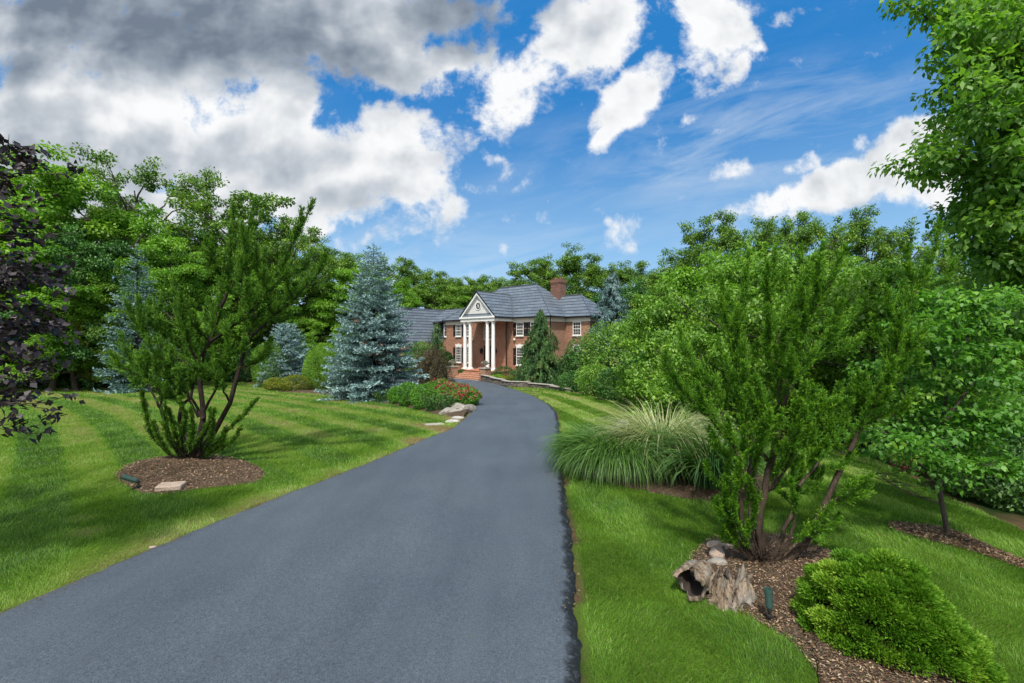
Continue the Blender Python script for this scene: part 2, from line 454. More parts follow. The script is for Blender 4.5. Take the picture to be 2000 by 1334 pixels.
def grassval(x, y):
    st, dx, dy = stripes(x, y)
    near = sstep((np.hypot(x, y)-5)/9)
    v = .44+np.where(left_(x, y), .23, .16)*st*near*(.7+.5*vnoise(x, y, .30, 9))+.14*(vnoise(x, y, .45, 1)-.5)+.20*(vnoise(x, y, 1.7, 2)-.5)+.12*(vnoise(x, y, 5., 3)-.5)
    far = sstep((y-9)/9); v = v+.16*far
    dl = dist_line(LL[::4], x, y)
    v = v+np.clip(1.15-dl/(.55+.5*vnoise(x, y, 1.1, 4)), 0, 1)*.42*np.where(x < y*.1, 1, .3)
    v = v-.05*(1-sstep((np.hypot(x, y)-6)/6))
    # worn patches
    for (px, py, r) in ((165, 1040, .30), (150, 1015, .25), (840, 830, .5), (1560, 1215, .35)):
        c = at(px, py); v = v+.40*np.clip(1-np.hypot((x-c[0])*.6, y-c[1])/r, 0, 1)
    return v, st, dx, dy

# ----------------------------------------------------------------------------- ground
def axis(lims):
    o = [lims[0][0]]
    for a, b, st in lims:
        o += list(np.linspace(a, b, max(2, int(round((b-a)/st))+1))[1:])
    return np.array(o)
gx = axis([(-260, -60, 12), (-60, -30, 1.5), (-30, -12, .5), (-12, 12, .16), (12, 30, .6), (30, 60, 2), (60, 260, 12)])
gy = axis([(-40, -4, 2), (-4, 2, .4), (2, 12, .16), (12, 30, .3), (30, 48, .6), (48, 110, 2.5), (110, 420, 16)])
X, Y = np.meshgrid(gx, gy); fx, fy = X.ravel(), Y.ravel()
Zg = G(fx, fy)
lawn = (inside(lawn_l, fx, fy) | inside(lawn_r, fx, fy)).astype(float)
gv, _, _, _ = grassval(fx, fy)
nx, ny = len(gx), len(gy)
ii = (np.arange(ny-1)[:, None]*nx+np.arange(nx-1)[None]).ravel()
Q = np.stack([ii, ii+1, ii+1+nx, ii+nx], 1)
GR = [(0, (.020, .066, .006)), (.25, (.058, .160, .009)), (.5, (.132, .285, .017)), (.72, (.25, .395, .06)), (.86, (.31, .35, .11)), (1, (.39, .31, .15))]
m, t, out = newmat('lawn_soil')
P = t.node('ShaderNodeNewGeometry').outputs['Position']
nA = t.noise(P, 9, 6, .65); nB = t.noise(P, 60, 4, .7)
gcol = t.ramp(t.m('ADD', t.attr('g'), t.m('MULTIPLY', t.m('SUBTRACT', nA, .5), .35)), GR)
gcol = t.mix(t.remap(nB, .3, .7, .25, .95), gcol, (.035, .03, .014))
soil = t.mix(t.remap(nB, .3, .72), t.mix(nA, (.030, .020, .011), (.075, .048, .026)), (.13, .09, .05))
soil = t.mix(t.remap(t.noise(P, .8, 4), .45, .62), soil, (.012, .03, .006))
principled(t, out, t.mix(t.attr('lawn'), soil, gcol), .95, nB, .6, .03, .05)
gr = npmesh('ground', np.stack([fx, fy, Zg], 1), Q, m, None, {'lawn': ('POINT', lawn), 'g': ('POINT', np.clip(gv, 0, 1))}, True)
tag(gr, 'gently falling land under the lawns and the wood', 'ground', kind='structure')

# ----------------------------------------------------------------------------- driveway
cols = np.r_[0, .004, .012, .03, np.linspace(.06, .94, 22), .97, .978, .985, .990, .994, .997, 1]
V = []; e = []; el = []
for a, b in zip(LL, RR):
    d = np.hypot(*(b-a)[:2])
    for s in cols:
        p = a+(b-a)*s
        ed = min(s, 1-s)*d
        crown = .035*(1-(2*s-1)**2)
        z = float(G(p[0], p[1]))+.035+crown-.10*max(0, 1-ed/.05)
        if (1-s)*d < .15: z -= .03*(1-(1-s)*d/.15)
        V.append((p[0], p[1], z)); e.append((1-s)*d); el.append(s*d)
nc = len(cols); nr = len(LL)
ii = (np.arange(nr-1)[:, None]*nc+np.arange(nc-1)[None]).ravel()
Q = np.stack([ii, ii+1, ii+1+nc, ii+nc], 1)
m, t, out = newmat('asphalt')
P = t.node('ShaderNodeNewGeometry').outputs['Position']
a1 = t.noise(P, 110, 3, .7); a2 = t.noise(P, 38, 5, .7); a3 = t.noise(t.v('MULTIPLY', P, (1.6, .25, 1)), 1.1, 5, .6); a4 = t.noise(P, .5, 3)
c = t.mix(t.remap(a1, .32, .70), (.027, .036, .045), (.098, .119, .138))
c = t.mix(t.remap(a2, .35, .7), c, t.mix(1., c, (1.5, 1.5, 1.5), 'MULTIPLY'))
c = t.mix(1., c, t.mix(t.remap(a3, .3, .7), (.84, .85, .87), (1.10, 1.10, 1.09)), 'MULTIPLY')
c = t.mix(1., c, t.mix(t.remap(a4, .35, .65), (.88, .89, .92), (1.08, 1.08, 1.07)), 'MULTIPLY')
vo = t.node('ShaderNodeTexVoronoi', feature='F1'); t.put(vo.inputs['Vector'], P); vo.inputs['Scale'].default_value = 1.3
c = t.mix(t.remap(vo.outputs['Distance'], .014, .009), c, (.02, .022, .025))
# sealed tar line along the edge beside the lawn
ed = t.attr('e'); nt = t.noise(P, 13, 5, .7)
tar = t.m('MULTIPLY', t.remap(t.m('ADD', ed, t.m('MULTIPLY', t.m('SUBTRACT', nt, .5), .26)), .17, .12), t.remap(nt, .36, .46, .55, 1))
c = t.mix(tar, c, (.012, .013, .015))
dust = t.m('MULTIPLY', t.remap(t.m('ADD', t.attr('el'), t.m('MULTIPLY', t.m('SUBTRACT', a3, .5), .3)), .16, .02), .45)
c = t.mix(dust, c, (.10, .085, .06))
hh = t.m('ADD', t.m('MULTIPLY', a2, .6), t.m('MULTIPLY', a1, .8))
hh = t.m('ADD', hh, t.m('MULTIPLY', t.m('MULTIPLY', nt, tar), 2.0))
b = principled(t, out, c, t.mix(tar, (.62,)*3, (.38,)*3), hh, 1, .008, .35)
dr = npmesh('driveway', V, Q, m, None, {'e': ('POINT', e), 'el': ('POINT', el)}, True)
tag(dr, 'grey asphalt driveway curving up to the house', 'driveway', kind='structure')

# ----------------------------------------------------------------------------- mulch beds
def mulch_mat():
    m, t, out = newmat('mulch')
    P = t.node('ShaderNodeNewGeometry').outputs['Position']
    n1 = t.noise(P, 45, 6, .75); n2 = t.noise(P, 3, 4); v = t.node('ShaderNodeTexVoronoi'); t.put(v.inputs['Vector'], t.v('MULTIPLY', P, (1, 1.6, 1))); v.inputs['Scale'].default_value = 55
    c = t.mix(t.remap(n1, .3, .7), (.095, .070, .047), (.30, .222, .152))
    c = t.mix(t.remap(n2, .35, .65, 0, .6), c, t.mix(1., c, (.75, .68, .62), 'MULTIPLY'))
    c = t.mix(.4, c, t.mix(1., c, v.outputs['Color'], 'MULTIPLY'))
    principled(t, out, c, .95, t.m('ADD', n1, v.outputs['Distance']), 1, .04, .08); return m
MULCH = mulch_mat()
def fan(name, poly, mound, lab, ring=26):
    poly = np.asarray(poly)[:, :2]; c = poly.mean(0); V = []; n = len(poly)
    for i, s in enumerate(np.linspace(0, 1, ring)):
        p = c+(poly-c)*s
        if s == 1: p = p+rng.normal(0, .012, p.shape)
        z = G(p[:, 0], p[:, 1])+.015+mound*(1-s**2.2)-(.05 if s == 1 else 0)+.012*rng.normal(size=n)*(s < 1)
        V.append(np.stack([p[:, 0], p[:, 1], z], 1))
    Q = [(i*n+j, i*n+(j+1) % n, (i+1)*n+(j+1) % n, (i+1)*n+j) for i in range(ring-1) for j in range(n)]
    o = npmesh(name, np.vstack(V), Q, MULCH, None, None, True)
    return tag(o, lab, 'mulch bed', kind='structure')
fan('mulch_bed', BED_J, .10, 'oval mulch bed around the upright juniper on the lawn')
fan('mulch_bed', BED_S, .05, 'sloping mulch bed around the stump, the low conifer and the tall juniper')
fan('mulch_bed', BED_T, .03, 'strip of mulch at the foot of the slender dogwood trunk')
fan('mulch_bed', BED_G, .05, 'mulch bed under the clumps of ornamental grass')
f_ = smooth_line([at(*p) for p in sp_front], 60); b_ = smooth_line([at(*p) for p in sp_back[::-1]], 60)
V = []
for a, b in zip(f_, b_):
    for s in np.linspace(0, 1, 14):
        p = a+(b-a)*s; V.append((p[0], p[1], float(G(p[0], p[1]))+.02+.14*math.sin(PI*s)**.7+rng.normal(0, .01)-(.05 if s in (0, 1) else 0)))
ii = (np.arange(59)[:, None]*14+np.arange(13)[None]).ravel()
tag(npmesh('mulch_bed', V, np.stack([ii, ii+1, ii+15, ii+14], 1), MULCH, None, None, True), 'long planted mulch bed under the big blue spruce', 'mulch bed', kind='structure')

def bed_z(p, poly, mound):
    return 0
# loose chips
def chips(poly, n, size):
    poly = np.asarray(poly)[:, :2]; lo_, hi_ = poly.min(0), poly.max(0)
    c = poly.mean(0)
    p = lo_+(hi_-lo_)*rng.random((n*3, 2)); p = p[inside(poly, p[:, 0], p[:, 1])][:n]
    return p
P_ = []; sz = []
for poly, n, s, md in ((BED_J, 9000, .028, .10), (BED_S, 16000, .022, .05), (BED_T, 3500, .03, .03), (BED_G, 3000, .03, .05), (BED_P, 5000, .05, .1)):
    p = chips(poly, n, s)
    if poly is BED_P: zz = G(p[:, 0], p[:, 1])+.09
    else:
        c = np.asarray(poly)[:, :2].mean(0)
        # height on the mound by the share of the way to the rim along each ray
        ang = np.arctan2(p[:, 1]-c[1], p[:, 0]-c[0]); pa = np.arctan2(poly[:, 1]-c[1], poly[:, 0]-c[0]); pr_ = np.hypot(poly[:, 1]-c[1], poly[:, 0]-c[0])
        o_ = np.argsort(pa); rim = np.interp(ang, pa[o_], pr_[o_], period=2*PI)
        s_ = np.clip(np.hypot(p[:, 1]-c[1], p[:, 0]-c[0])/rim, 0, 1); zz = G(p[:, 0], p[:, 1])+.022+md*(1-s_**2.2)
    P_.append(np.c_[p, zz+.004]); sz.append(np.full(len(p), s))
P_ = np.vstack(P_); sz = np.concatenate(sz)*rng.uniform(.5, 1.7, len(P_))
a = rng.random(len(P_))*2*PI
Dv = np.c_[np.cos(a), np.sin(a), rng.normal(0, .25, len(P_))]
Vq, Qq = leafquads(P_, Dv, np.c_[rng.normal(0, .4, (len(P_), 2)), np.ones(len(P_))], sz, sz*.35, .1, .05, .5)
mm, t, out = newmat('wood_chip')
principled(t, out, t.ramp(t.attr('v'), [(0, (.08, .048, .028)), (.5, (.22, .145, .088)), (.85, (.37, .26, .165)), (1, (.52, .42, .30))]), .9, spec=.1)
tag(npmesh('wood_chips', Vq, Qq, mm, None, {'v': ('FACE', rng.random(len(P_))**1.3)}), 'loose brown wood chips on the mulch beds', 'wood chips', kind='stuff')

# ----------------------------------------------------------------------------- grass
Pg = []; Hg = []; Wg = []
for (y0, y1, dn, w, h) in ((1.8, 4.2, 7500, .0038, .038), (4.2, 6, 5600, .0048, .038), (6, 9, 2900, .0066, .042), (9, 14, 1300, .0095, .046), (14, 23, 480, .015, .050), (23, 46, 110, .030, .06)):
    hw = 1.16*y1+1.6; n = int(dn*(y1-y0)*2*hw)
    p = np.c_[rng.uniform(-hw, hw, n), rng.uniform(y0, y1, n)]
    p = p[np.abs(p[:, 0]) < 1.16*p[:, 1]+1.6]
    ok = inside(lawn_l, p[:, 0], p[:, 1]) | inside(lawn_r, p[:, 0], p[:, 1])
    for b in (BED_J, BED_S, BED_T, BED_G):
        rag = dist_line(np.vstack([b, b[:1]]), p[:, 0], p[:, 1])+.10*rng.random(len(p))
        ok &= ~inside(b, p[:, 0], p[:, 1]) | (rag < .19*vnoise(p[:, 0], p[:, 1], 4.5, 12))
    ok &= ~inside(BED_P, p[:, 0], p[:, 1])
    p = p[ok]
    d = np.minimum(dist_line(RR[::3], p[:, 0], p[:, 1]), dist_line(LL[::3], p[:, 0], p[:, 1]))
    p = p[(d > .012+.04*vnoise(p[:, 0], p[:, 1], 6, 5))]
    Pg.append(p); Hg.append(np.full(len(p), h)); Wg.append(np.full(len(p), w))
Pg = np.vstack(Pg); Hg = np.concatenate(Hg); Wg = np.concatenate(Wg); n = len(Pg)
gv, st, dx, dy = grassval(Pg[:, 0], Pg[:, 1])
clump = vnoise(Pg[:, 0], Pg[:, 1], 7, 6)
Hg = Hg*(.55+.75*rng.random(n))*(.75+.5*clump)
a = rng.random(n)*2*PI
lean = np.c_[np.cos(a), np.sin(a)]*(.25+.55*rng.random(n))[:, None]+np.c_[dx, dy]*(st*.38)[:, None]+(np.c_[vnoise(Pg[:, 0], Pg[:, 1], 2.2, 7), vnoise(Pg[:, 0], Pg[:, 1], 2.2, 8)]-.5)*1.1
base = np.c_[Pg, G(Pg[:, 0], Pg[:, 1])-.004]
top = base+np.c_[lean*Hg[:, None], Hg]
a2 = rng.random(n)*2*PI; sd = np.c_[np.cos(a2), np.sin(a2), np.zeros(n)]*Wg[:, None]*.5
V = np.stack([base-sd, base+sd, top+sd*.3, top-sd*.3], 1).reshape(-1, 3)
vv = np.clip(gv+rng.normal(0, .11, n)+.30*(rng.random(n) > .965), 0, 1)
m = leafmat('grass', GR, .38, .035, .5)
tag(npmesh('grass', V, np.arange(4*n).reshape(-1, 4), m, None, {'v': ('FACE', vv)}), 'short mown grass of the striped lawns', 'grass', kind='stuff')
print('grass blades', n)

# blown bits on the driveway edges
Pd = []
for line, sg in ((LL, 1), (RR, -1)):
    seg = line[24*3:24*9]
    i_ = rng.integers(0, len(seg)-1, 420); w_ = rng.random(420)[:, None]; p = seg[i_]*(1-w_)+seg[i_+1]*w_
    Pd.append(np.c_[p[:, 0]+sg*np.abs(rng.normal(0, .11, 420)), p[:, 1], np.zeros(420)])
Pd.append(np.c_[rng.uniform(-3, .5, 60), rng.uniform(3.4, 14, 60), np.zeros(60)])
Pd = np.vstack(Pd); Pd = Pd[inside(drive_poly, Pd[:, 0], Pd[:, 1])]
dd_ = np.minimum(dist_line(LL, Pd[:, 0], Pd[:, 1]), dist_line(RR, Pd[:, 0], Pd[:, 1])); Pd[:, 2] = G(Pd[:, 0], Pd[:, 1])+.043+np.clip(dd_, 0, 1)*.022
n = len(Pd); a = rng.random(n)*6.28
Vq, Qq = leafquads(Pd, np.c_[np.cos(a), np.sin(a), rng.normal(0, .12, n)], np.c_[rng.normal(0, .3, (n, 2)), np.ones(n)], rng.uniform(.010, .035, n), rng.uniform(.003, .012, n), .1, .05, .5)
mm, t, out = newmat('blown_bits'); principled(t, out, t.ramp(t.attr('v'), [(0, (.02, .014, .010)), (.4, (.10, .065, .035)), (.7, (.22, .17, .08)), (.9, (.09, .14, .03)), (1, (.35, .30, .2))]), .9, spec=.1)
tag(npmesh('leaf_litter', Vq, Qq, mm, None, {'v': ('FACE', rng.random(n))}), 'bits of dry grass and leaf blown along the driveway edges', 'litter', kind='stuff')
# ----------------------------------------------------------------------------- plant makers
BARK = bark('grey_bark', (.045, .036, .028), (.13, .11, .09))
BARK_D = bark('dark_bark', (.016, .012, .010), (.055, .042, .033), 14)
BARK_R = bark('red_bark', (.026, .019, .014), (.115, .085, .062), 14)
def G4(a, b, c, d): return [(0, a), (.4, b), (.75, c), (1, d)]
M_OAK = leafmat('oak_leaf', G4((.024, .062, .007), (.054, .120, .011), (.098, .180, .017), (.15, .22, .03)), .32, .05, k=1.72)
M_MAPLE2 = leafmat('maple_leaf', G4((.024, .075, .008), (.055, .135, .013), (.100, .200, .020), (.15, .25, .03)), .45, .05, k=1.85)
M_MAPLE = leafmat('bright_leaf', G4((.030, .085, .008), (.070, .165, .012), (.115, .225, .018), (.17, .27, .03)), .38, .04, k=1.78)
M_DEEP = leafmat('deep_leaf', G4((.012, .042, .010), (.024, .075, .014), (.045, .115, .018), (.08, .15, .025)), .25, .05, k=2.05)
M_DOG = leafmat('dogwood_leaf', G4((.030, .085, .007), (.068, .155, .011), (.115, .215, .016), (.19, .28, .035)), .36, .06, k=1.75)
M_DOGR = leafmat('slender_dogwood_leaf', G4((.022, .085, .009), (.048, .140, .014), (.090, .210, .022), (.19, .30, .05)), .40, .04, k=1.7)
M_BEECH = leafmat('copper_leaf', G4((.010, .005, .010), (.020, .009, .016), (.036, .014, .022), (.060, .024, .028)), .18, .10, .38, 1.2, k=.6)
M_BLUE = leafmat('blue_needle', G4((.050, .085, .085), (.115, .185, .190), (.185, .275, .285), (.27, .36, .37)), .12, .05, k=1.6)
M_BLUE2 = leafmat('dusty_blue_needle', G4((.040, .085, .085), (.080, .150, .150), (.130, .215, .215), (.20, .29, .28)), .12, .05, k=1.35)
M_JUN = leafmat('juniper_needle', G4((.016, .060, .005), (.042, .115, .006), (.088, .190, .009), (.180, .300, .020)), .25, .03, k=1.85)
M_JUN2 = leafmat('old_juniper_needle', G4((.016, .048, .006), (.034, .090, .008), (.070, .150, .012), (.13, .22, .02)), .25, .03, k=1.9)
M_GOLDJ = leafmat('golden_juniper_needle', G4((.045, .075, .008), (.09, .13, .012), (.15, .19, .02), (.21, .24, .04)), .25, .03, k=1.2)
M_CEDAR = leafmat('weeping_cedar_needle', G4((.014, .042, .012), (.030, .082, .020), (.060, .130, .030), (.12, .15, .05)), .2, .04, k=1.6)
M_BOX = leafmat('box_leaf', G4((.020, .075, .006), (.045, .140, .008), (.085, .215, .012), (.13, .28, .02)), .3, .05, k=1.5)
M_BOXD = leafmat('dark_box_leaf', G4((.010, .038, .006), (.022, .070, .010), (.042, .105, .014), (.07, .14, .02)), .25, .05, k=1.5)
M_LIME = leafmat('lime_leaf', G4((.055, .130, .008), (.10, .22, .012), (.16, .32, .018), (.22, .38, .03)), .38, .04, k=1.15)
M_YEL = leafmat('golden_leaf', G4((.05, .09, .008), (.12, .17, .012), (.23, .25, .018), (.32, .30, .03)), .35, .04, k=1.1)
M_LOWC = leafmat('low_conifer_needle', G4((.024, .085, .005), (.060, .165, .007), (.115, .240, .015), (.225, .345, .035)), .3, .03, k=1.25)
M_BROWN = leafmat('brown_weeping_leaf', G4((.030, .030, .014), (.060, .052, .026), (.10, .080, .040), (.15, .12, .06)), .25, .04, k=1.2)

def leaf_mesh(name, P, D, N, L, W, v, mat, parent, **kw):
    Vq, Qq = leafquads(P, D, N, L, W, **kw)
    return npmesh(name, Vq, Qq, mat, parent, {'v': ('FACE', np.clip(v, 0, 1))})

def curve(p0, p1, sag, n=5, r=None, wob=.03):
    t_ = np.linspace(0, 1, n)[:, None]
    p = p0+(p1-p0)*t_; L = np.linalg.norm(p1-p0)
    p[:, 2] += sag*4*(t_*(1-t_))[:, 0]
    p[1:-1] += (r or rng).normal(0, wob*L, (n-2, 3)); return p

def deciduous(root, seed, H, Rc, mat, bmat, clear=.18, n_limb=15, n_sub=4, per=110, leaf=.26, lw=.62, clump=.75, flat=.55, up=.45, open_=0., trunk_r=None, asym=(0, 0), top=.55, vspread=.5, fill=1.0, names=('trunk', 'crown')):
    """tapered trunk with limbs and a crown of loose leaf clumps"""
    r = np.random.default_rng(seed); T = Acc(); cl = []
    tr = trunk_r or H*.016
    z = np.linspace(-.15, H*.86, 9); px = np.cumsum(np.r_[0, r.normal(0, H*.010, 8)])+asym[0]*np.clip(z/H, 0, 1)**1.5; py = np.cumsum(np.r_[0, r.normal(0, H*.010, 8)])+asym[1]*np.clip(z/H, 0, 1)**1.5
    tp = np.stack([px, py, z], 1); T.add(*tube(tp, tr*(1.25-1.1*np.linspace(0, 1, 9)**.8), 9, .05))
    az = r.random()*6.28
    for i in range(n_limb):
        f = clear+(.93-clear)*(i+.5*r.random())/n_limb
        h = f*H*.9; az += 2.4+r.normal(0, .3)
        q = (f-clear)/(1-clear)
        reach = Rc*max(.25, (1-abs(q-.38)**1.7*1.75))*r.uniform(.78, 1.12)
        p0 = np.array([np.interp(h, z, tp[:, 0]), np.interp(h, z, tp[:, 1]), h])
        rise = reach*(up+top*q*r.uniform(.8, 1.5))
        p1 = p0+np.array([math.cos(az)*reach, math.sin(az)*reach, rise])
        if p1[2] > H: p1[2] = H*r.uniform(.93, 1)
        lp = curve(p0, p1, -.06*reach, 6, r); lr = tr*.48*(1-.55*q)
        T.add(*tube(lp, lr*np.linspace(1, .18, 6), 6))
        cl.append((p1, 1.0))
        for j in range(n_sub):
            s = r.uniform(.35, .95); k_ = s*5; a_ = int(k_); b0 = lp[a_]+(lp[min(a_+1, 5)]-lp[a_])*(k_-a_)
            sl = reach*r.uniform(.25, .5)
            d = norm(np.array([math.cos(az)*.6, math.sin(az)*.6, .25])+r.normal(0, .55, 3))
            b1 = b0+d*sl; T.add(*tube(curve(b0, b1, .0, 4, r), lr*np.linspace(.5, .12, 4), 4))
            cl.append((b1, r.uniform(.7, 1.1)))
            if r.random() < .5*fill: cl.append(((b0+b1)/2, .7))
    top_ = tp[-1]+np.array([0, 0, H*.07])
    for _ in range(4): cl.append((top_+r.normal(0, 1, 3)*np.array([Rc*.16, Rc*.16, H*.05]), .9))
    P = []; D = []; Nn = []; v = []
    for c, s in cl:
        if r.random() < open_: continue
        n = int(per*s*r.uniform(.7, 1.3)); g = r.normal(0, 1, (n, 3)); g = g/np.linalg.norm(g, axis=1, keepdims=True)*(r.random((n, 1))**.45)
        cs = clump*s*r.uniform(.75, 1.3)
        p = c+g*np.array([cs, cs, cs*flat]); P.append(p)
        D.append(g*.8+r.normal(0, .5, (n, 3))+np.array([0, 0, -.28])); Nn.append(np.array([0, 0, .9])+g*.5+r.normal(0, .45, (n, 3)))
        v.append(.5+vspread*(r.random()-.5)+r.normal(0, .14, n))
    P = np.vstack(P); n = len(P)
    T.build(names[0], bmat, root, True)
    leaf_mesh(names[1], P, np.vstack(D), np.vstack(Nn), leaf*r.uniform(.65, 1.3, n), leaf*lw*r.uniform(.7, 1.2, n), np.concatenate(v), mat, root)
    return root

def spruce(root, seed, H, Rb, mat, n_wh=24, n_br=9, spray=.17, sw=.055, dens=1., gap=.35, power=.85, bare=.04, lift=.12, lean=(0, 0)):
    r = np.random.default_rng(seed); T = Acc()
    z = np.linspace(-.1, H, 8); T.add(*tube(np.stack([0*z+lean[0]*z/H, 0*z+lean[1]*z/H, z], 1), H*.014*(1.1-z/H*1.05), 8))
    P = []; D = []; Nn = []; v = []
    for i in range(n_wh):
        f = bare+(.985-bare)*(i/n_wh)**.92; h0 = f*H; az = r.random()*6.28
        nb = max(5, int(n_br*(1-.35*f)))
        for b in range(nb):
            h = h0+r.normal(0, H*.008); a = az+b*2*PI/nb+r.normal(0, .18)
            L = Rb*(1-f)**power*r.uniform(.76, 1.10)+.10
            if r.random() < gap*.25: L *= .72
            dr_ = -.20*L*(1-f)+.10*L*f*2; u = np.array([math.cos(a), math.sin(a), 0])
            s = np.linspace(0, 1, 7)[:, None]
            path = np.array([lean[0]*f, lean[1]*f, h])+u*L*s+np.array([0, 0, 1.])*(dr_*s+lift*L*s**3)
            T.add(*tube(path[::2], .018*(H/7)*(1.1-f)*np.linspace(1, .3, 4), 4))
            br_v = r.normal(.5, .13)
            side = np.cross(u, (0, 0, 1.))
            nt = max(3, int(L/.11*dens))
            for j in range(nt):
                q = .22+.78*(j+r.random())/nt; c = path[0]+u*L*q+np.array([0, 0, 1.])*(dr_*q+lift*L*q**3)
                tl = (.12+.30*L*(1-q)**.8)*r.uniform(.7, 1.1); sg = 1 if (j % 2) else -1
                td = norm(u*.75+side*sg*.8+np.array([0, 0, r.normal(-.05, .16)]))
                n = max(2, int(tl/.05*dens))
                w = r.random(n)[:, None]
                P.append(c+td*tl*w+r.normal(0, .012, (n, 3))); g = r.normal(0, .45, (n, 3)); g[:, 2] += .22
                D.append(td+g); Nn.append(np.array([0, 0, 1.])+r.normal(0, .6, (n, 3))); v.append(br_v+.22*(q-.6)+r.normal(0, .13, n))
            n = max(3, int(L/.06*dens)); w = (.15+.85*r.random(n))[:, None]
            P.append(path[0]+u*L*w+np.array([0, 0, 1.])*(dr_*w+lift*L*w**3)); D.append(u+r.normal(0, .5, (n, 3))+np.array([0, 0, .2])); Nn.append(np.array([0, 0, 1.])+r.normal(0, .6, (n, 3))); v.append(br_v+.2*(w[:, 0]-.5)+r.normal(0, .12, n))
    n = 26; hh = r.uniform(.93, 1.0, n)*H; P.append(np.stack([lean[0]*hh/H, lean[1]*hh/H, hh], 1)); D.append(np.array([0, 0, 1.])+r.normal(0, .4, (n, 3))); Nn.append(r.normal(0, 1, (n, 3))); v.append(r.normal(.5, .1, n))
    P = np.vstack(P); n = len(P); f = np.clip(P[:, 2]/H, 0, 1)
    T.build('trunk', BARK_D, root, True)
    sc = (1.05-.45*f)*r.uniform(.7, 1.25, n)
    leaf_mesh('crown', P, np.vstack(D), np.vstack(Nn), spray*sc, sw*sc, np.concatenate(v), mat, root, fold=.2, droop=.05, mid=.5)
    return root

def weeper(root, seed, H, Rb, mat, n_br=150, strand=.55, dens=1., lw=.045, ll=.15, power=.75, spread=.5):
    """conical tree whose branches carry hanging strands"""
    r = np.random.default_rng(seed); T = Acc()
    z = np.linspace(-.1, H, 7); T.add(*tube(np.stack([0*z, 0*z, z], 1), H*.015*(1.1-z/H*1.05), 7))
    P = []; D = []; Nn = []; v = []
    for i in range(n_br):
        f = .05+.93*((i+r.random())/n_br)**1.1; a = i*2.4+r.normal(0, .3)
        L = Rb*(1-f)**power*r.uniform(.55, 1.15)+.06; u = np.array([math.cos(a), math.sin(a), 0])
        s = np.linspace(0, 1, 6)[:, None]
        path = np.array([0, 0, f*H])+u*L*s+np.array([0, 0, 1.])*(.38*L*s-.45*L*s**2.5)
        T.add(*tube(path[::2][:3], .014*np.array([1, .7, .35]), 4)); bv = r.normal(.5, .16)
        for j in range(max(3, int(L/.10*dens))):
            q = .15+.85*r.random(); c = path[0]+u*L*q+np.array([0, 0, 1.])*(.38*L*q-.45*L*q**2.5)
            sl = strand*r.uniform(.35, 1.1)*(1-.5*f); n = max(4, int(sl/.035*dens)); w = r.random(n)
            dirn = norm(np.array([u[0]*.25, u[1]*.25, -1])+r.normal(0, .18, 3)*spread)
            P.append(c+dirn*(sl*w)[:, None]+r.normal(0, .03, (n, 3))); D.append(dirn+r.normal(0, .35, (n, 3))); Nn.append(u*.8+r.normal(0, .6, (n, 3))+np.array([0, 0, .3])); v.append(bv+r.normal(0, .14, n))
    P = np.vstack(P); n = len(P)
    P[:, 2] = np.maximum(P[:, 2], .03)
    T.build('trunk', BARK_R, root, True)
    leaf_mesh('crown', P, np.vstack(D), np.vstack(Nn), ll*r.uniform(.6, 1.3, n), lw*r.uniform(.6, 1.3, n), np.concatenate(v), mat, root, mid=.4)
    return root

def bush(root, seed, rx, ry, h, mat, n=5000, leaf=.05, lw=.55, lump=.12, nl=26, shell=.22, stems=7, sink=.12, vs=.25, spiky=0., names=('stem', 'foliage')):
    """rounded shrub: lumpy shell of small leaves on a few stems"""
    r = np.random.default_rng(seed); T = Acc()
    lc = norm(r.normal(0, 1, (nl, 3))); lv = r.normal(0, vs*.6, nl)
    g = norm(r.normal(0, 1, (n, 3))); g = g[g[:, 2] > -.92]; n = len(g)
    dots = g@lc.T; near = dots.argmax(1); bump = 1+lump*(np.clip((dots.max(1)-.72)/.28, 0, 1)*2-1)
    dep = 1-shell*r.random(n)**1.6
    p = g*(bump*dep)[:, None]*np.array([rx, ry, h*.55]); p[:, 2] += h*.5-sink*h*.0
    p[:, 2] = np.maximum(p[:, 2], .02+.05*r.random(n))
    D = g*.7+r.normal(0, .6, (n, 3))+np.array([0, 0, .25+spiky]); Nn = g+np.array([0, 0, .5])+r.normal(0, .4, (n, 3))
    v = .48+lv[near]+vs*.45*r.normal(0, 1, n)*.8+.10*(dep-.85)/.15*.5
    for i in range(stems):
        a = r.random()*6.28; e = np.array([math.cos(a)*rx*.6, math.sin(a)*ry*.6, h*.75]); T.add(*tube(curve(np.array([0, 0, -.05]), e, -.05*h, 4, r), max(.008, h*.014)*np.linspace(1, .3, 4), 5))
    T.build(names[0], BARK_D, root, True)
    leaf_mesh(names[1], p, D, Nn, leaf*r.uniform(.6, 1.3, n), leaf*lw*r.uniform(.7, 1.2, n), v, mat, root)
    return root

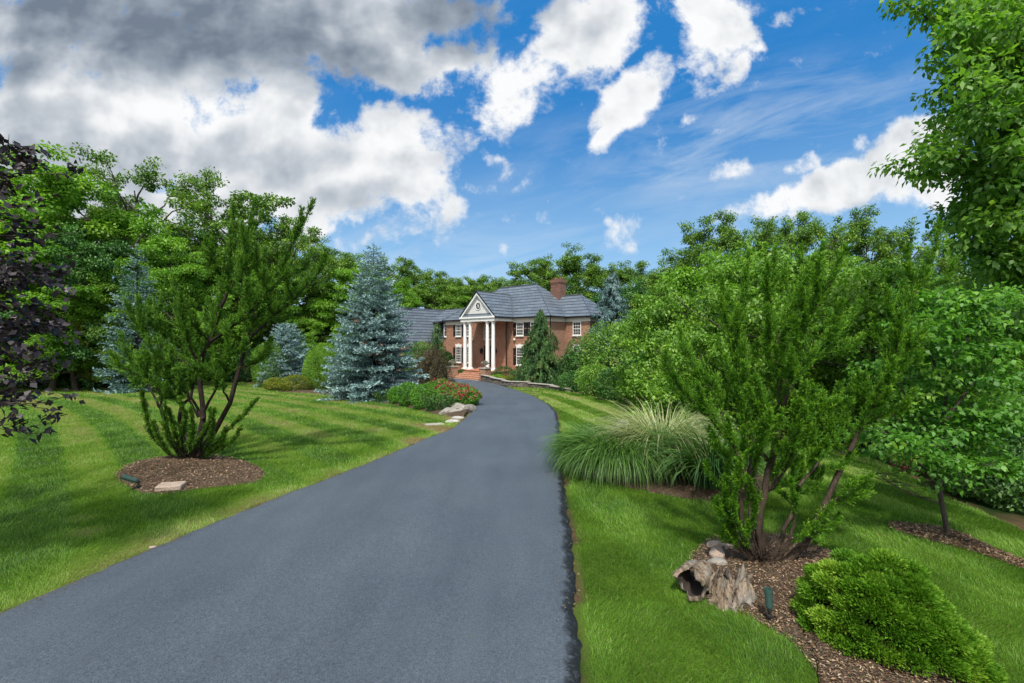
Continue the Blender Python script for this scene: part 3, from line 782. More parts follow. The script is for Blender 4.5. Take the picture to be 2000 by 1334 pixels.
def juniper(root, seed, limbs, mat, shoot=.30, step=.03, ll=.055, lw=.016, lstep=.011, bmat=None, tip=.35, upb=.35, side=.55, names=('trunk', 'crown'), vbase=.42, nsub=3, sub=3, span=2.0, maxsub=.6, twigs=0):
    """contorted upright juniper; limbs = (points, base radius, where foliage starts, shoot scale)"""
    r = np.random.default_rng(seed); T = Acc(); P = []; D = []; v = []; Ls = []
    limbs = list(limbs)
    for pts, r0, st, sc in list(limbs):      # upswept side limbs
        path = smooth_line(pts, 18); Lm = np.linalg.norm(np.diff(path, axis=0), axis=1).sum(); tan = norm(np.gradient(path, axis=0))
        for j in range(int(sub*Lm/span+.5) if sc > .5 else 0):
            f = r.uniform(max(.25, st-.05), .88); a_ = int(f*17); tg = tan[a_]; rad = r.normal(0, 1, 3); rad = norm(rad-tg*np.dot(rad, tg))
            d = norm(tg*.55+rad*.85+np.array([0, 0, .10])); L2 = min(maxsub, Lm*r.uniform(.16, .30)*(1.2-.5*f))
            c = path[a_]; p1 = c+d*L2*.55; p2 = p1+norm(d*.5+tg*.4+np.array([0, 0, .75]))*L2*.55
            limbs.append(([c, p1, p2], r0*.35*(1.1-f), .12, sc*.62))
    for pts, r0, st, sc in limbs:
        path = smooth_line(pts, 18); Lm = np.linalg.norm(np.diff(path, axis=0), axis=1).sum()
        path[1:-1] += r.normal(0, .010*Lm/3, (16, 3))
        T.add(*tube(path, r0*(1-.86*np.linspace(0, 1, 18)**.8), 7, .10))
        tan = norm(np.gradient(path, axis=0)); n = max(6, int(Lm*(1-st)/step*sc**-.3))
        for i in range(n):
            f = st+(1-st)*(i+r.random())/n; k_ = f*17; a_ = min(int(k_), 16); w = k_-a_
            c = path[a_]*(1-w)+path[a_+1]*w; tg = norm(tan[a_]*(1-w)+tan[a_+1]*w)
            rad = r.normal(0, 1, 3); rad = norm(rad-tg*np.dot(rad, tg))
            q = (f-st)/(1-st)
            env = min(1, .35+q*2.2)*(1-(1-tip)*q**1.6)
            sl = shoot*sc*env*(r.uniform(.30, .75) if r.random() < .55 else r.uniform(.8, 1.35))
            d = norm(tg*r.uniform(.75, 1.25)+rad*side*r.uniform(.4, 1.4)+np.array([0, 0, upb]))
            bendv = norm(tg+np.array([0, 0, .5]))*.25*sl; bv = vbase+r.normal(0, .13)
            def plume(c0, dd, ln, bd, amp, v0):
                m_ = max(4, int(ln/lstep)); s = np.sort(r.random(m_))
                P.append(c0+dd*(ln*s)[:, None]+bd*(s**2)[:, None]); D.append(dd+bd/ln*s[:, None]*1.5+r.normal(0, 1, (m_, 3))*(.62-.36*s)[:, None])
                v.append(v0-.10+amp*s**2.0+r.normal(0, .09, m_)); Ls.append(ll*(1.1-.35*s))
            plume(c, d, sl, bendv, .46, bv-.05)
            for _ in range(nsub):
                w2 = r.uniform(.15, .85); sd2 = norm(d+r.normal(0, .75, 3)+np.array([0, 0, .25]))
                plume(c+d*sl*w2+bendv*w2*w2, sd2, sl*r.uniform(.22, .48)*(1.1-.5*w2), norm(d)*.1*sl, .42, bv-.02)
    for _ in range(twigs):
        a = r.random()*6.28; L2 = shoot*r.uniform(.8, 1.9); p0 = np.array([math.cos(a), math.sin(a), 0])*shoot*.12+np.array([0, 0, r.uniform(.05, .8)*shoot]); T.add(*tube(curve(p0, p0+np.array([math.cos(a)*r.uniform(.5, 1), math.sin(a)*r.uniform(.5, 1), r.uniform(.2, .8)])*L2, -.06*L2, 5, r, .06), .010*shoot*np.linspace(1.6, .5, 5), 4))
    P = np.vstack(P); n = len(P)
    T.build(names[0], bmat or BARK_R, root, True)
    Ls = np.concatenate(Ls)*r.uniform(.7, 1.25, n)
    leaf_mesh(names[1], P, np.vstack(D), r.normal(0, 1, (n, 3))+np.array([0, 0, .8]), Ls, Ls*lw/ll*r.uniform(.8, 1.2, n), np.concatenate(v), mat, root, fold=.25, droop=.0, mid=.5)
    return root

def tallgrass(root, seed, rx, ry, n, L, w, arch, stops, name='blades', up=1.0, spreadr=1.0, seg=7):
    r = np.random.default_rng(seed)
    a = r.random(n)*2*PI; q = np.sqrt(r.random(n)); b = np.c_[np.cos(a)*q*rx, np.sin(a)*q*ry, np.full(n, -.03)]
    o = norm(np.c_[np.cos(a)*(q+.12), np.sin(a)*(q+.12)]+r.normal(0, .45, (n, 2)))*(.35+.75*q)[:, None]*spreadr
    Lr = L*r.uniform(.62, 1.15, n); s = np.linspace(0, 1, seg)
    th0 = .05+.38*q*r.uniform(.5, 1.3, n)*spreadr; th1 = th0+arch*r.uniform(.6, 1.25, n)
    ph = np.arctan2(o[:, 1], o[:, 0])
    pts = [b]; 
    for i in range(1, seg):
        th = th0+(th1-th0)*((i-.5)/(seg-1))**1.35
        d = np.c_[np.sin(th)*np.cos(ph), np.sin(th)*np.sin(ph), np.cos(th)]
        nxt = pts[-1]+d*(Lr/(seg-1))[:, None]; nxt[:, 2] = np.maximum(nxt[:, 2], .015+.02*r.random(n)); pts.append(nxt)
    pts = np.stack(pts, 1)
    sd = np.c_[-np.sin(ph), np.cos(ph), np.zeros(n)]+r.normal(0, .35, (n, 3)); sd = norm(sd)
    wv = w*np.interp(s, [0, .15, .6, 1], [.6, 1, .85, .06])
    V = np.stack([pts-sd[:, None]*wv[None, :, None]/2, pts+sd[:, None]*wv[None, :, None]/2], 2)   # n,seg,2,3
    base = (np.arange(n)*seg*2)[:, None]+(np.arange(seg-1)*2)[None]
    Q = np.stack([base, base+1, base+3, base+2], -1).reshape(-1, 4)
    v = np.repeat(np.clip(r.normal(.5, .2, n), 0, 1), seg-1)
    m_ = leafmat(name+'_blade', stops, .32, .05, .4)
    return npmesh(name, V.reshape(-1, 3), Q, m_, root, {'v': ('FACE', v)})
# ----------------------------------------------------------------------------- house materials
def brick_mat(name, c1, c2, mortar, sc=1.0):
    m, t, out = newmat(name)
    x, y, z = t.xyz(t.node('ShaderNodeTexCoord').outputs['Object'])
    vec = t.comb(t.m('ADD', x, y), z, 0)
    b = t.node('ShaderNodeTexBrick'); t.put(b.inputs['Vector'], vec); b.inputs['Scale'].default_value = 1/sc
    b.inputs['Brick Width'].default_value = .225; b.inputs['Row Height'].default_value = .078; b.inputs['Mortar Size'].default_value = .009; b.inputs['Mortar Smooth'].default_value = .2; b.inputs['Bias'].default_value = -.1
    t.put(b.inputs['Color1'], c1); t.put(b.inputs['Color2'], c2); t.put(b.inputs['Mortar'], mortar)
    n = t.noise(vec, 1.1, 5, .6); n2 = t.noise(vec, 14, 3)
    c = t.mix(1., b.outputs[0], t.mix(n, (.80, .78, .78), (1.18, 1.16, 1.14)), 'MULTIPLY')
    c = t.mix(1., c, t.mix(t.noise(vec, 5, 4, .7), (.60, .58, .58), (1.42, 1.38, 1.34)), 'MULTIPLY')
    principled(t, out, c, .88, t.m('ADD', t.m('MULTIPLY', b.outputs['Fac'], -1.), t.m('MULTIPLY', n2, .4)), .6, .012, .15)
    return m
BRICK = brick_mat('brick', (.36, .190, .118), (.22, .108, .070), (.40, .34, .275))
BRICK_C = brick_mat('chimney_brick', (.20, .095, .068), (.115, .055, .042), (.24, .20, .17))
BRICK_S = brick_mat('step_brick', (.44, .175, .095), (.33, .120, .066), (.42, .32, .25))
def slate_mat():
    m, t, out = newmat('slate')
    x, y, z = t.xyz(t.node('ShaderNodeTexCoord').outputs['Object'])
    vec = t.comb(t.m('ADD', x, y), z, 0)
    b = t.node('ShaderNodeTexBrick'); t.put(b.inputs['Vector'], vec); b.inputs['Scale'].default_value = 1
    b.inputs['Brick Width'].default_value = .9; b.inputs['Row Height'].default_value = .34; b.inputs['Mortar Size'].default_value = .010; b.inputs['Mortar Smooth'].default_value = .1; b.inputs['Bias'].default_value = 0
    t.put(b.inputs['Color1'], (.135, .162, .188)); t.put(b.inputs['Color2'], (.098, .120, .142)); t.put(b.inputs['Mortar'], (.03, .034, .04))
    row = t.m('FRACT', t.m('DIVIDE', z, .34))
    n = t.noise(vec, 2.2, 5, .6)
    c = t.mix(1., b.outputs[0], t.mix(n, (.8, .8, .82), (1.2, 1.2, 1.2)), 'MULTIPLY')
    line = t.m('MULTIPLY', t.remap(row, .72, .86), t.remap(row, 1.0, .97))
    c = t.mix(t.m('MULTIPLY', line, .85), c, (.022, .024, .03))
    principled(t, out, c, .48, t.m('ADD', t.m('MULTIPLY', row, -1), t.m('MULTIPLY', n, .2)), .8, .03, .4)
    return m
SLATE = slate_mat()
WHITE = simple('white_paint', (.78, .78, .75), .5, 3, .05)
CREAM = simple('cream_paint', (.66, .64, .55), .55, 3, .05)
SIDING = None
BLACK = simple('black_paint', (.012, .013, .016), .42)
GUT = simple('black_gutter', (.010, .011, .014), .35)
DOORM = simple('dark_door', (.030, .018, .014), .4)
STONEC = simple('cap_stone', (.36, .33, .29), .85, 6, .25, .01)
URN = simple('urn_stone', (.40, .36, .30), .85, 9, .28, .01)
m, t, out = newmat('window_glass')
gb = t.node('ShaderNodeBsdfPrincipled'); tc = t.node('ShaderNodeTexCoord').outputs['Object']
t.put(gb.inputs['Base Color'], t.mix(t.remap(t.noise(tc, 1.6, 3), .35, .65), (.012, .014, .016), (.075, .075, .065))); gb.inputs['Roughness'].default_value = .06; gb.inputs['Specular IOR Level'].default_value = .8
t.l.new(gb.outputs[0], out.inputs[0]); GLASS = m
m, t, out = newmat('white_siding')
_, _, z = t.xyz(t.node('ShaderNodeTexCoord').outputs['Object']); row = t.m('FRACT', t.m('DIVIDE', z, .15))
principled(t, out, t.mix(t.remap(row, .90, .98), (.74, .74, .71), (.36, .36, .36)), .55, row, 1, .02); SIDING = m

# ----------------------------------------------------------------------------- house (own axes: x along the front, y into the house)
HX, HY, HZ = 3.63, 43.6, -1.18
HA = math.atan2(-.664, .747)
house = thing('brick_house', 'two storey red brick house with white columned portico and slate hip roof', 'house', (HX, HY, HZ), HA)
def hw(x, y, z=0):
    c, s = math.cos(HA), math.sin(HA); return np.array((HX+c*x-s*y, HY+s*x+c*y, HZ+z))
wall = MB().box(-15.2, 0, 0, 7.48, -.6, 6.0).box(0, 2.86, 2.55, 7.2, -.6, 6.0).box(-10.66, -5.5, -.25, 0, -.6, 5.9)
for zq in np.arange(.1, 5.6, .5):   # toothed brick corners of the centre bay
    for xq in (-10.66, -5.5-.34):
        wall.box(xq-.012 if xq < -8 else xq, xq+.34+(0 if xq < -8 else .012), -.268, -.2, zq, zq+.27)
wall = wall.build('wall', BRICK, house)
E = 6.17
roof = MB()
A, B, Cc, Dd = (-15.55, -.35, E), (.35, -.35, E), (.35, 7.83, E), (-15.55, 7.83, E)
r1, r2 = (-4.6, 3.74, 9.91), (-9.86, 3.74, 9.91)
for q in ((A, B, r1, r2), (B, Cc, r1), (Cc, Dd, r2, r1), (Dd, A, r2)): roof.slab(q, .10)
k1, k2 = (.35, 4.9, 8.53), (-2.78, 4.9, 8.53)
roof.slab(((.34, 2.2, E), (3.2, 2.2, E), k1, k2), .10).slab(((3.2, 2.2, E), (3.2, 7.6, E), k1), .10).slab(((3.2, 7.6, E), (.34, 7.6, E), k2, k1), .10)
PX = -7.0
roof.slab(((PX+2.6, -3.02, E), (PX, -3.02, E+2.58), (PX, 2.24, E+2.58), (PX+2.6, -.35, E)), .10)
roof.slab(((PX, -3.02, E+2.58), (PX-2.6, -3.02, E), (PX-2.6, -.35, E), (PX, 2.24, E+2.58)), .10)
# lower link and garage wing with its steep roof
roof.slab(((-18.6, .1, 6.1), (-15.3, .1, 6.1), (-15.3, 2.73, 7.67), (-18.6, 2.73, 7.67)), .1).slab(((-15.3, 5.4, 6.1), (-18.6, 5.4, 6.1), (-18.6, 2.73, 7.67), (-15.3, 2.73, 7.67)), .1)
roof.slab(((-16.5, -9.5, 3.6), (-16.5, 6, 3.6), (-19.05, 6, 7.66), (-19.05, -9.5, 7.66)), .1).slab(((-21.6, 6, 3.6), (-21.6, -9.5, 3.6), (-19.05, -9.5, 7.66), (-19.05, 6, 7.66)), .1)
roof = roof.build('roof', SLATE, house)
rid = MB()
for a, b in ((r1, r2), (A, r2), (B, r1), (k2, k1), ((3.2, 2.2, E), k1), ((PX, -3.02, E+2.58), (PX, 2.2, E+2.58)), ((PX+2.6, -.36, E), (PX, 2.2, E+2.58)), ((-19.05, -9.5, 7.66), (-19.05, 6, 7.66)), ((-18.8, 2.73, 7.67), (-15.4, 2.73, 7.67))):
    rid.tube([np.array(a)+(0, 0, .02), np.array(b)+(0, 0, .02)], .055, 6)
rid.build('ridge_cap', simple('ridge_metal', (.085, .095, .115), .4), roof)
ch = MB().box(-3.25, -1.98, 4.5, 5.5, 6.3, 9.85).box(-3.28, -1.95, 4.47, 5.53, 9.85, 9.98).box(-3.31, -1.92, 4.44, 5.56, 9.98, 10.14).box(-3.29, -1.94, 4.46, 5.54, 10.14, 10.34).build('chimney', BRICK_C, roof)
CLAY = simple('clay', (.20, .09, .06), .8)
for x_ in (-2.95, -2.3): MB().lathe([(.17, 0), (.17, .25), (.14, .25)], x_, 5, 10.33, 10).build('chimney_pot', CLAY, roof)
MB().box(-16.55, -16.35, -9.2, 5.8, -.6, 3.55).box(-21.4, -16.56, -9.2, -9.0, -.6, 3.5).box(-16.34, -15.22, .45, 5, -.6, 5.95).prism([(-21.4, 3.5), (-16.6, 3.5), (-19.05, 7.4)], -9.19, -9.05).build('garage_wall', BRICK, house)
for q in ((-15.28, PX-2.42, -.08, -.002), (PX+2.42, .08, -.08, -.002)): MB().box(*q, 5.62, 6.05).build('frieze', CREAM, house)
MB().box(.002, .08, -.002, 2.47, 5.62, 6.05).box(.082, 2.94, 2.47, 2.548, 5.62, 6.05).box(2.862, 2.94, 2.549, 7.2, 5.62, 6.05).build('frieze', CREAM, house)
for pts in (((-15.55, -.38, 6.09), (PX-2.6, -.38, 6.09)), ((PX+2.63, -3.0, 6.09), (PX+2.63, -.38, 6.09), (.38, -.38, 6.09), (.38, 2.17, 6.09), (3.23, 2.17, 6.09), (3.23, 7.6, 6.09)), ((-15.3, .08, 6.02), (-16.6, .08, 6.02))):
    g_ = MB()
    for a, b in zip(pts[:-1], pts[1:]): g_.tube([np.array(a), np.array(b)], .075, 8)
    g_.build('gutter', GUT, house)
MB().box(-15.5, .3, -.33, -.09, 6.0, 6.05).box(.09, .31, -.3, 2.46, 6.0, 6.05).box(.1, 3.15, 2.25, 2.46, 6.0, 6.05).build('soffit', CREAM, house)
for x_, y_ in ((-5.36, -.34), (.10, -.06)):
    MB().tube([(x_, y_-.02, 6.05), (x_, y_, 5.6), (x_, y_, .0), (x_, y_-.2, -.1)], .05, 8).build('downspout', GUT, house)

def window(x, y, z0, z1, w, nx=3, ny=4, shutters=True, key=False, sill=True):
    f = MB(); h = z1-z0; y0 = y-.055
    f.box(x-w/2-.07, x-w/2, y0, y-.002, z0, z1).box(x+w/2, x+w/2+.07, y0, y-.002, z0, z1).box(x-w/2-.07, x+w/2+.07, y0, y-.002, z1, z1+.08).box(x-w/2, x+w/2, y0+.005, y-.002, z0, z0+.06).box(x-w/2, x+w/2, y0+.008, y-.002, (z0+z1)/2-.03, (z0+z1)/2+.03)
    for i in range(1, nx): f.box(x-w/2+w*i/nx-.009, x-w/2+w*i/nx+.009, y0+.012, y-.015, z0+.06, z1)
    for j in range(1, ny):
        if j*2 != ny: f.box(x-w/2, x+w/2, y0+.014, y-.016, z0+h*j/ny-.013, z0+h*j/ny+.013)
    f = f.build('window', WHITE, house)
    MB().box(x-w/2, x+w/2, y-.022, y-.004, z0, z1).build('pane', GLASS, f)
    if sill: MB().box(x-w/2-.12, x+w/2+.12, y-.13, y-.003, z0-.10, z0-.005).build('sill', WHITE, f)
    if key:
        MB().prism([(x-w/2-.10, z1+.085), (x+w/2+.10, z1+.085), (x+w/2+.20, z1+.34), (x-w/2-.20, z1+.34)], y-.04, y-.003).prism([(x-.10, z1+.09), (x+.10, z1+.09), (x+.15, z1+.42), (x-.15, z1+.42)], y-.07, y-.041).build('lintel', WHITE, f)
    if shutters:
        for sx in (-1, 1):
            c = x+sx*(w/2+.08+.22); s_ = MB().box(c-.21, c-.155, y-.045, y-.003, z0, z1).box(c+.155, c+.21, y-.045, y-.003, z0, z1)
            for zz in (z0, (z0+z1)/2-.05, z1-.09): s_.box(c-.155, c+.155, y-.044, y-.003, zz, zz+.09)
            for zz in np.arange(z0+.11, z1-.12, .075):
                if abs(zz-(z0+z1)/2) > .09: s_.poly([(c-.155, y-.008, zz+.06), (c+.155, y-.008, zz+.06), (c+.155, y-.038, zz), (c-.155, y-.038, zz)])
            s_.build('shutter', BLACK, house)
    return f
for x_ in (-13.04, -11.35, -3.75, -1.9):
    window(x_, 0, 4.28, 5.55, .80); window(x_, 0, 1.30, 3.02, .80, 3, 6, True, True)
window(1.4, 2.55, 4.3, 5.55, .80, 3, 4, False)
window(1.4, 2.55, 1.3, 3.02, .80, 3, 6, False, True)
window(-15.78, .45, 4.25, 5.7, .55, 2, 4, False)
# arched stair window over the door
f = MB(); xa, w = -7.95, 1.25; zc_ = 5.15
ring = [(xa+math.cos(a)*(w/2+.08), zc_+math.sin(a)*(w/2+.08)) for a in np.linspace(0, PI, 13)]; inn = [(xa+math.cos(a)*w/2, zc_+math.sin(a)*w/2) for a in np.linspace(0, PI, 13)]
for i in range(12): f.prism([ring[i], ring[i+1], inn[i+1], inn[i]], -.31, -.252)
f.box(xa-w/2-.08, xa-w/2, -.31, -.252, 3.95, zc_).box(xa+w/2, xa+w/2+.08, -.31, -.252, 3.95, zc_).box(xa-w/2-.1, xa+w/2+.1, -.34, -.252, 3.85, 3.949)
for i in (1, 2, 3): f.box(xa-w/2+w*i/4-.015, xa-w/2+w*i/4+.015, -.295, -.27, 3.95, 5.6)
for zz in (4.35, 4.75, 5.15): f.box(xa-w/2, xa+w/2, -.293, -.272, zz-.015, zz+.015)
f = f.build('window', WHITE, house)
MB().prism([(xa-w/2, 3.95), (xa+w/2, 3.95)]+inn, -.268, -.256).build('pane', GLASS, f)
# front door
fl = .79
d = MB().box(xa-.50, xa+.50, -.30, -.252, fl, fl+2.1)
for px_ in (-.26, .26):
    for z0, z1 in ((.2, .85), (1.0, 1.9)): d.box(xa+px_-.17, xa+px_+.17, -.318, -.299, fl+z0, fl+z1)
d = d.build('door', DOORM, house, bevel=.006)
MB().lathe([(.0, 0), (.035, .01), (.03, .05)], xa+.4, -.33, fl+1.0, 10).build('handle', simple('brass', (.5, .33, .10), .3, metal=1), d)
df = MB().box(xa-.66, xa-.51, -.33, -.252, fl, fl+2.45).box(xa+.51, xa+.66, -.33, -.252, fl, fl+2.45).box(xa-.51, xa+.51, -.33, -.252, fl+2.11, fl+2.45).build('door_frame', DOORM, house)
for x_ in (-8.92, -6.85):
    l = MB().box(x_-.05, x_+.05, -.29, -.252, 2.55, 2.95).tube([(x_, -.29, 2.9), (x_, -.42, 3.02), (x_, -.45, 2.96)], .018, 6)
    l.lathe([(.09, 0), (.16, .42), (.17, .44), (.06, .55), (.02, .62)], x_, -.45, 2.36, 6); l.build('wall_lantern', BLACK, house)
for x_ in (-10.45, -4.45): MB().lathe([(.10, 0), (.13, .10), (.11, .22), (.03, .25)], x_, -.36 if x_ < -6 else -.10, 3.75, 10).build('floodlight', CREAM, house, True)
# portico
pc = MB().box(PX-2.45, PX+2.45, -2.95, -2.35, 5.72, 6.16).box(PX-2.45, PX-1.95, -2.349, -.252, 5.72, 6.16).box(PX+1.95, PX+2.45, -2.349, -.08, 5.72, 6.16).box(PX-1.949, PX+1.949, -2.349, -.252, 5.98, 6.1)
pc.box(PX-2.58, PX+2.58, -3.06, -2.951, 6.03, 6.19)
pc.build('entablature', WHITE, house)
pd = MB().prism([(PX-2.40, 6.2), (PX+2.40, 6.2), (PX, 6.2+2.38)], -2.72, -2.6).build('pediment', SIDING, house)
rk = MB()
for s in (-1, 1):
    rk.prism([(PX+s*2.62, 6.12), (PX, 8.71), (PX, 8.40), (PX+s*2.25, 6.19)], -2.98, -2.73)
rk.build('rake_trim', WHITE, house)
rb_ = MB()
for s in (-1, 1): rb_.prism([(PX+s*2.68, 6.13), (PX, 8.80), (PX, 8.715), (PX+s*2.60, 6.13)], -3.06, -2.985)
rb_.build('rake_edge', GUT, house)
MB().slab(((PX-2.2, -2.99, 6.22), (PX+2.2, -2.99, 6.22), (PX+2.0, -2.73, 6.52), (PX-2.0, -2.73, 6.52)), .02).build('pent_roof', SLATE, house)
oc = MB(); cz = 7.27; ro, ri = .41, .35
for i in range(24):
    a, b = 2*PI*i/24, 2*PI*(i+1)/24
    oc.prism([(PX+ro*math.cos(a), cz+ro*math.sin(a)), (PX+ro*math.cos(b), cz+ro*math.sin(b)), (PX+ri*math.cos(b), cz+ri*math.sin(b)), (PX+ri*math.cos(a), cz+ri*math.sin(a))], -2.78, -2.721)
for a in np.arange(0, PI, PI/4):
    c_, s_ = math.cos(a), math.sin(a)
    oc.prism([(PX+ri*c_-.010*s_, cz+ri*s_+.010*c_), (PX+ri*c_+.010*s_, cz+ri*s_-.010*c_), (PX-ri*c_+.010*s_, cz-ri*s_-.010*c_), (PX-ri*c_-.010*s_, cz-ri*s_+.010*c_)], -2.76-.002*a, -2.74)
oc = oc.build('window', WHITE, house)
MB().prism([(PX+ri*math.cos(a), cz+ri*math.sin(a)) for a in np.linspace(0, 2*PI, 25)[:-1]], -2.739, -2.723).build('pane', simple('dark_glass', (.012, .015, .02), .1), oc)
for x_ in (-4.98, -5.78, -8.28, -9.08):
    c = MB().lathe([(.200, .25), (.205, .3), (.200, 1.6), (.168, 4.62), (.168, 4.66)], x_, -2.65, fl, 24).build('column', WHITE, house, True)
    MB().box(x_-.28, x_+.28, -2.93, -2.37, fl, fl+.10).lathe([(.27, .10), (.28, .14), (.25, .19), (.215, .25)], x_, -2.65, fl, 24).build('base', WHITE, c)
    MB().lathe([(.175, 4.66), (.20, 4.70), (.175, 4.74), (.18, 4.78), (.25, 4.86)], x_, -2.65, fl, 24).box(x_-.27, x_+.27, -2.92, -2.38, fl+4.86, fl+4.93).build('capital', WHITE, c)
# porch, steps, piers
pf = MB().box(-9.7, -4.1, -3.35, -.252, -.5, fl-.06).build('porch', BRICK_S, house)
MB().box(-9.76, -4.04, -3.42, -.252, fl-.06, fl).build('porch_floor', BRICK_S, pf)
for i in range(5):
    zt = fl-.158*(i+1)
    if zt < .02: break
    MB().box(-8.42, -4.85, -3.35-.36*(i+1)-.06, -3.35-.36*i-.061, -.4, zt).build('step', BRICK_S, house)
MB().box(-8.9, -4.5, -5.65, -5.0, -.3, .035).build('step_apron', STONEC, house)
for x_, y_ in ((-8.86, -4.55), (-4.42, -4.35)):
    p = MB().box(x_-.40, x_+.40, y_-.40, y_+.40, -.6, 1.10).box(x_-.2, x_+.2, y_+.401, -3.36, -.6, .72).build('pier', BRICK, house)
    MB().box(x_-.46, x_+.46, y_-.46, y_+.46, 1.10, 1.19).build('cap', STONEC, p)
for (x_, y_), lab in (((-8.86, -4.55), 'wide stone urn on the brick pier at the far end of the entry steps'), ((-4.42, -4.35), 'wide stone urn on the brick pier in front of the white column pair')):
    u = thing('stone_urn', lab, 'urn', hw(x_, y_, 1.19), HA, 'urns beside the entry steps')
    MB().box(-.17, .17, -.17, .17, 0, .06).lathe([(.14, .06), (.07, .12), (.06, .18), (.14, .24), (.36, .36), (.42, .44), (.44, .47), (.40, .47), (.34, .42)], 0, 0, 0, 22).build('bowl', URN, u, False)
    r = np.random.default_rng(4); n = 260; g = r.normal(0, 1, (n, 3)); p = g*np.array([.15, .15, .05])+np.array([0, 0, .50])
    fl_ = leaf_mesh('flowers', p, g+np.array([0, 0, .4]), g+np.array([0, 0, .8]), .09, .07, r.random(n), leafmat('pale_bloom', G4((.03, .07, .02), (.08, .12, .04), (.5, .46, .42), (.7, .66, .62)), .2, .03), u); fl_['kind'] = 'stuff'
# low stone wall of the front bed
def stone_mat():
    m, t, out = newmat('fieldstone')
    P = t.node('ShaderNodeNewGeometry').outputs['Position']
    v = t.node('ShaderNodeTexVoronoi'); t.put(v.inputs['Vector'], t.v('MULTIPLY', P, (1.6, 1.6, 5))); v.inputs['Scale'].default_value = 2.1
    v2 = t.node('ShaderNodeTexVoronoi', feature='DISTANCE_TO_EDGE'); t.put(v2.inputs['Vector'], t.v('MULTIPLY', P, (1.6, 1.6, 5))); v2.inputs['Scale'].default_value = 2.1
    n = t.noise(P, 16, 5, .65); sx = t.xyz(v.outputs['Color'])[0]
    c = t.mix(sx, (.085, .075, .065), (.25, .225, .195)); c = t.mix(1., c, t.mix(n, (.65, .65, .65), (1.3, 1.3, 1.28)), 'MULTIPLY')
    c = t.mix(t.remap(v2.outputs['Distance'], .07, .02), c, (.028, .025, .022))
    principled(t, out, c, .9, t.m('ADD', t.m('MINIMUM', v2.outputs['Distance'], .15), t.m('MULTIPLY', n, .05)), 1, .12, .1); return m
FSTONE = stone_mat()
wp = smooth_line([at(*p) for p in ((939, 743), (985, 753), (1020, 755), (1052, 757.5), (1080, 761), (1106, 765.5))], 26)
sw = thing('stone_retaining_wall', 'low dry stone wall with pale capstones edging the bed before the house', 'stone wall', wp[0])
wp_ = wp-wp[0]; nrm = norm(np.c_[-np.gradient(wp_[:, 1]), np.gradient(wp_[:, 0])]); nrm *= np.sign(nrm[:, 1:2]+1e-9)
b = MB(); cp = MB()
for i in range(25):
    h = (.48, .42, .34, .26, .2)[i//5]
    q0, q1 = wp_[i], wp_[i+1]; n0, n1 = np.r_[nrm[i], 0]*.32, np.r_[nrm[i+1], 0]*.32
    def hexa(mb, z0, z1, o0, o1, g0=0, g1=1):
        a0 = q0+(q1-q0)*g0; a1 = q0+(q1-q0)*g1
        pts = [a0-n0*o0, a1-n1*o0, a1+n1*o1, a0+n0*o1]; k_ = len(mb.v)
        mb.v += [(p[0], p[1], p[2]+z0) for p in pts]+[(p[0], p[1], p[2]+z1) for p in pts]
        mb.f += [tuple(k_+j for j in q) for q in ((0, 1, 2, 3), (4, 5, 6, 7), (0, 1, 5, 4), (1, 2, 6, 5), (2, 3, 7, 6), (3, 0, 4, 7))]
    hexa(b, -.3, h, 0, 1)
    hexa(cp, h+.002, h+.05+.012*random.random(), .16, 1.1, .015, .985)
b.build('stonework', FSTONE, sw); cp.build('capstone', STONEC, sw, bevel=.008)
# ----------------------------------------------------------------------------- rocks, lights, stump
def rock(name, label, cat, loc, s, seed, mat, rz=0, group=None, rough=.22, sub=4):
    r = np.random.default_rng(seed); bm = bmesh.new(); bmesh.ops.create_icosphere(bm, subdivisions=sub, radius=1)
    ks = r.normal(0, 1, (14, 3)); ph = r.random(14)*6.28; cut = [(norm(r.normal(0, 1, 3)), r.uniform(.62, .85)) for _ in range(9)]
    for v in bm.verts:
        p = np.array(v.co); 
        for c, d in cut:
            e_ = p@c-d
            if e_ > 0: p = p-c*e_*.9
        f = 1+rough*.25*sum(math.sin(k_@p*2.2+q)/(1+.2*i) for i, (k_, q) in enumerate(zip(ks, ph)))*.35+.02*r.normal()
        v.co = p*f*np.array(s)
    me = bpy.data.meshes.new(name); bm.to_mesh(me); bm.free(); me.materials.append(mat)
    me.polygons.foreach_set('use_smooth', np.ones(len(me.polygons), bool))
    o = bpy.data.objects.new(name, me); C.objects.link(o); o.location = [float(c) for c in loc]; o.rotation_euler = (0, 0, rz)
    return tag(o, label, cat, group)
def rock_mat(name, a, b, c):
    m, t, out = newmat(name); P = t.node('ShaderNodeTexCoord').outputs['Object']
    n = t.noise(P, 5, 7, .65); n2 = t.noise(P, 22, 5, .7)
    col = t.mix(t.remap(n, .35, .65), a, b); col = t.mix(t.remap(n2, .55, .75), col, c); 
    principled(t, out, col, .9, t.m('ADD', n, t.m('MULTIPLY', n2, .4)), .8, .06, .12); return m
GREYR = rock_mat('grey_rock', (.19, .175, .150), (.38, .36, .315), (.085, .08, .068))
PINKR = rock_mat('tan_rock', (.33, .25, .19), (.46, .37, .30), (.22, .16, .12))
PALER = rock_mat('pale_rock', (.33, .32, .29), (.47, .46, .43), (.22, .22, .19))
def on(px, py, dz=0): return at(px, py)+np.array([0, 0, dz])
rock('boulder', 'grey boulder at the tip of the rose bed', 'boulder', on(879, 809, .04), (.42, .26, .22), 1, GREYR, .2)
rock('boulder', 'tilted grey boulder leaning under the red roses', 'boulder', on(895, 804, .10), (.38, .26, .25), 2, GREYR, .6)
rock('boulder', 'long grey kerb stone beside the driveway under the roses', 'boulder', on(910.5, 806, .10), (.20, .62, .20), 3, GREYR, -.5)
